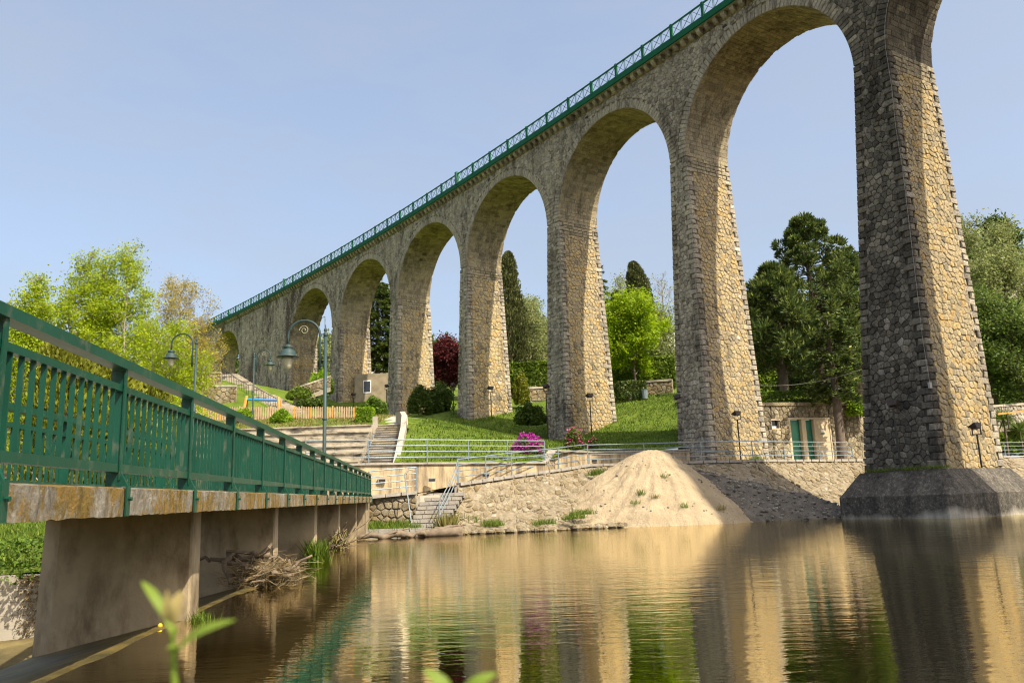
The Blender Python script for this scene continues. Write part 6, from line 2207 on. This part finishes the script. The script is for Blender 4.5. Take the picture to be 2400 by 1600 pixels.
q = at(868, 868, 128); house('small_house', 'small white house with orange tiled roof behind the dark conifer', q, 2.6, 2, 1.9, .8, MT['white'], MT['roof'], 2)
q = at(905, 868, 140); house('stone_house', 'plain stone building behind the dark conifer', q, 4, 3, 4.2, 0, MT['plaster'], MT['roof'], 2, 'building')
q = at(895, 948, 104); house('garden_building', 'low stone pavilion with tall glass door between two far piers', q, 3.2, 1.6, 3.8, 0, MT['tanwall'], MT['roof'], 2, 'building')
q = at(1556, 862, 118); house('white_house', 'white house with terrace rail behind the bright maple', q, 4.2, 3, 4.6, 0, MT['white'], MT['roof'], 3)
q = at(1240, 850, 128); house('cream_house', 'cream house hidden in pale trees between the piers', q, 3.5, 3, 4.2, 1.0, MT['plaster'], MT['roof'], 3)
q = at(2385, 700, 118); house('hillside_house', 'dark-roofed house on the terraced slope at the right edge', q, 4, 3, 3, 1.2, MT['concrete'], MT['rustlamp'], 2)
q = at(1935, 905, 74); house('garden_shelter', 'small pale garden shelter under the dark conifer', q, 1.2, 1, 2.4, 0, MT['white'], MT['roof'], 1, 'shelter')
# board sign between the piers
q = at(1205, 858, 96)
t = thing('notice_board', 'white notice board on posts between two piers', 'notice board', (q.x, q.y, q.z - 2.2))
MB().box(q, (2.0, .1, 2.2)).part('board', MT['white'], t)
MB().box(q + Vector((0, 0, 1.16)), (2.2, .2, .12)).part('board_frame', MT['rustlamp'], t)
for s_ in (-.9, .9):
    MB().tube([q + Vector((s_, .08, -3)), q + Vector((s_, .08, 1))], .06, 5).part('board_post', MT['rustlamp'], t)
# tall plain light poles beyond the viaduct
for (px, pyt, pyb, Y, lab) in ((762, 742, 870, 118, 'tall thin light pole seen through a far arch'), (1218, 748, 862, 100, 'thin grey light pole beside the notice board')):
    a, b = at(px, pyt, Y), at(px, pyb, Y)
    t = thing('light_pole', lab, 'light pole', b)
    MB().tube([b - Vector((0, 0, 1)), a], [.12, .07], 6).part('pole', MT['railgrey'], t)
    MB().tube([a, a + Vector((-1.3, 0, -.35)), a + Vector((-2.0, 0, -.5))], [.05, .06, .12], 5).part('lamp_arm', MT['railgrey'], t)
# litter bin on the lawn
q = at(1512, 934, 76)
t = thing('litter_bin', 'small grey litter bin on the upper lawn', 'bin', (q.x, q.y, q.z))
MB().lathe(q, [(.26, 0), (.30, .75), (.31, .78), (.27, .8)], 10).part('bin_body', MT['railgrey'], t)
MB().lathe(q + Vector((0, 0, .803)), [(.28, 0), (.2, .08)], 10).part('bin_lid', MT['bluegreen'], t)
# rail fence at right edge
t = thing('rail_fence', 'yellow wooden rail fence at the right edge', 'fence', at(2400, 985, 69))
A, B = at(2338, 970, 69), at(2480, 955, 70)
MB().beam(A, B, .1, .14).part('rail', MT['orange'], t)
for f in (.15, .45, .8):
    p = A.lerp(B, f)
    MB().tube([p, p - Vector((0, 0, 1.3))], .07, 6).part('post', MT['rustlamp'], t)
# cable strung between the dark conifer and the nearest pier
pts = []
A, B = at(1760, 902, 60), at(2040, 858, 57)
for k in range(12):
    f = k / 11
    p = A.lerp(B, f); p.z -= .5 * 4 * f * (1 - f)
    pts.append(p)
MB().tube(pts, .016, 4).top('overhead_cable', MT['wire'], 'thin pale cable hanging in front of the dark conifer', 'cable')

# ---- driftwood
def limb(m, a, b, r0, r1, seed, n=8, wob=.1):
    r = random.Random(seed)
    pts, rs = [], []
    for k in range(n + 1):
        f = k / n
        p = Vector(a).lerp(Vector(b), f) + Vector((r.gauss(0, wob), r.gauss(0, wob), r.gauss(0, wob * .6))) * math.sin(math.pi * min(1, f + .1))
        pts.append(p); rs.append((r0 + (r1 - r0) * f) * r.uniform(.92, 1.08))
    m.tube(pts, rs, 7)
t = thing('driftwood_log', 'long weathered driftwood trunk lying at the water edge', 'log', (-5.5, 38.3, 0))
m = MB(); limb(m, at(832, 1258, 37.6), at(1080, 1245, 39.0), .09, .26, 3, 14, .10); m.part('log', MT['drift'], t, smooth=True)
m = MB(); limb(m, at(940, 1258, 38.0), at(1060, 1236, 39.2), .08, .16, 4, 10, .14); limb(m, at(1000, 1245, 38.8), at(1085, 1252, 38.9), .08, .15, 5, 8, .12); limb(m, at(1020, 1240, 38.9), at(1092, 1228, 39.2), .07, .04, 6, 6, .08); limb(m, at(900, 1254, 37.9), at(960, 1236, 38.4), .05, .03, 7, 5, .06); m.part('branch', MT['drift'], t, smooth=True)
t = thing('driftwood_pile', 'tangle of broken branches and straw caught at the second bridge pier', 'debris', (bx(2.9, 15.6), 15.4, 0))
c0 = Vector((bx(2.98, 15.5), 15.5, 0.08))
r = random.Random(9)
for k in range(46):
    a = c0 + Vector((r.gauss(0, .26), r.gauss(-.1, .3), abs(r.gauss(0.06, .16))))
    an = r.uniform(0, 6.28)
    Lh = r.uniform(.2, .6)
    b = a + Vector((math.cos(an) * Lh, math.sin(an) * Lh * .8, r.gauss(.05, .22)))
    if b.z < 0: b.z = .02
    rr = r.choice([.012, .015, .02, .03, .05])
    m = MB(); limb(m, a, b, rr * 1.4, rr * .6, k, 5, .06); m.part('branch', MT['drift'], t)
for (a, b, r0, r1) in ((c0 + Vector((-.9, .4, .35)), c0 + Vector((.1, .0, .45)), .04, .06), (c0 + Vector((-.75, .2, .5)), c0 + Vector((-.45, -.4, .0)), .055, .045), (c0 + Vector((-.3, -.5, .03)), c0 + Vector((.65, -.3, .10)), .045, .03), (c0 + Vector((.2, -.2, .05)), c0 + Vector((.95, -.2, .42)), .04, .022), (c0 + Vector((-1.6, .6, .32)), c0 + Vector((-.6, .3, .38)), .03, .04)):
    m = MB(); limb(m, a, b, r0, r1, int(r0 * 1000), 7, .05); m.part('branch', MT['drift'], t, smooth=True)
rn = np.random.default_rng(4)
n = 2200
C = np.array(c0)[None, :] + rn.standard_normal((n, 3)) * np.array([.30, .30, .13]) + np.array([.1, -.1, .1])
C[:, 2] = np.abs(C[:, 2])
D = rn.standard_normal((n, 3)); D[:, 2] *= .4
V, F = leaf_quads(C, .16, rn, 0, .035, D)
o = put('straw', np_mesh('straw', V - np.array(off_of(t)), F, LM['straw']), t); o['kind'] = 'stuff'
t = thing('driftwood_pile', 'small clump of dry roots at the fourth bridge pier', 'debris', (bx(2.9, 28.2), 28.2, 0))
c1 = Vector((bx(2.85, 28.3), 28.2, .1))
for k in range(22):
    a = c1 + Vector((r.gauss(0, .2), r.gauss(0, .25), abs(r.gauss(.05, .15)))); b = a + Vector((r.gauss(.1, .4), r.gauss(0, .3), r.gauss(.1, .3)))
    if b.z < 0: b.z = .02
    m = MB(); limb(m, a, b, .025, .012, 100 + k, 4, .05); m.part('branch', MT['drift'], t)
# yellow float
q = atz(375, 1470, 0.0)
m = MB().lathe(q + Vector((0, 0, -.01)), [(.01, 0), (.024, .014), (.03, .03), (.024, .048), (.01, .06)], 10)
m.top('yellow_ball', MT['yellow'], 'small yellow ball floating beside the first bridge pier', 'ball', base=q, smooth=True)
q = atz(713, 1311, 0.0)
m = MB().lathe(q + Vector((0, 0, -.01)), [(.02, 0), (.06, .03), (.07, .06), (.05, .1)], 10)
m.top('yellow_ball', MT['yellow'], 'yellow ball floating by the reed tuft at the bridge', 'ball', base=q, smooth=True)
# ---- ivy and dead creepers on the board-marked wall
rn = np.random.default_rng(14)
n = 500
C = np.stack([-9.0 + rn.normal(0, .12, n), 0 * rn.uniform(0, 1, n), 0.3 - 1.2 * rn.uniform(0, 1, n) ** 1.6], 1)
C[:, 1] = 13.6 + (C[:, 0] + 22) * (15.9 - 13.6) / (bx(4.9, 15.8) + 22) - .03
V, F = leaf_quads(C, .03, rn, 0, .5)
b0 = Vector((-9.0, 15.4, 0))
o = put('creeper', np_mesh('creeper', V - np.array(b0), F, LM['straw']), loc=b0); tag(o, 'dry creeper hanging down the board-marked wall', 'creeper')

# ---- seedlings close to the lens
def leafblade(m, base, tip, wd, nrm, n=7, curl=.012):
    base, tip = Vector(base), Vector(tip)
    d = (tip - base)
    side = d.cross(nrm).normalized()
    up = side.cross(d).normalized()
    vs, fs = [], []
    for k in range(n + 1):
        f = k / n
        w_ = wd * (math.sin(math.pi * min(1, f * .92 + .06)) ** .75)
        c = base + d * f + up * (curl * math.sin(math.pi * f))
        vs += [c - side * w_ + up * w_ * .25, c, c + side * w_ + up * w_ * .25]
    for k in range(n):
        a = 3 * k
        fs += [(a, a + 1, a + 4, a + 3), (a + 1, a + 2, a + 5, a + 4)]
    m.add(vs, fs)
Yf = .62
t = thing('seedling', 'blurred green seedling with long leaves right in front of the camera', 'plant', at(410, 1720, Yf))
MB().tube([at(412, 1800, Yf), at(410, 1620, Yf), at(406, 1530, Yf), at(402, 1440, Yf + .005), at(400, 1420, Yf)], [.0030, .0027, .0024, .0018, .0012], 6).part('stem', LM['seed'], t, smooth=True)
for (b, e, wd, y1, y2, mt) in (((402, 1540), (552, 1452), .0052, Yf, Yf - .02, 'seed'), ((396, 1460), (332, 1362), .0036, Yf, Yf + .01, 'seed'), ((400, 1475), (392, 1382), .0036, Yf, Yf - .012, 'bud'), ((404, 1478), (424, 1384), .0050, Yf, Yf + .012, 'bud'), ((402, 1500), (385, 1452), .0030, Yf, Yf - .01, 'seed'), ((403, 1545), (392, 1520), .003, Yf, Yf - .01, 'seed')):
    m = MB(); leafblade(m, at(b[0], b[1], y1), at(e[0], e[1], y2), wd, Vector((0.1, -.6, .75)), curl=.006); m.part('leaf', LM[mt], t, smooth=True)
t = thing('seedling', 'blurred pair of leaf tips at the bottom edge of the picture', 'plant', at(1060, 1760, Yf))
MB().tube([at(1075, 1850, Yf), at(1070, 1700, Yf), at(1068, 1640, Yf)], [.003, .0027, .002], 6).part('stem', LM['seed'], t, smooth=True)
for (b, e, wd) in (((1062, 1650), (994, 1568), .0055), ((1076, 1650), (1164, 1576), .0055)):
    m = MB(); leafblade(m, at(b[0], b[1], Yf), at(e[0], e[1], Yf), wd, Vector((0.1, -.6, .75)), curl=.006); m.part('leaf', LM['seed'], t, smooth=True)
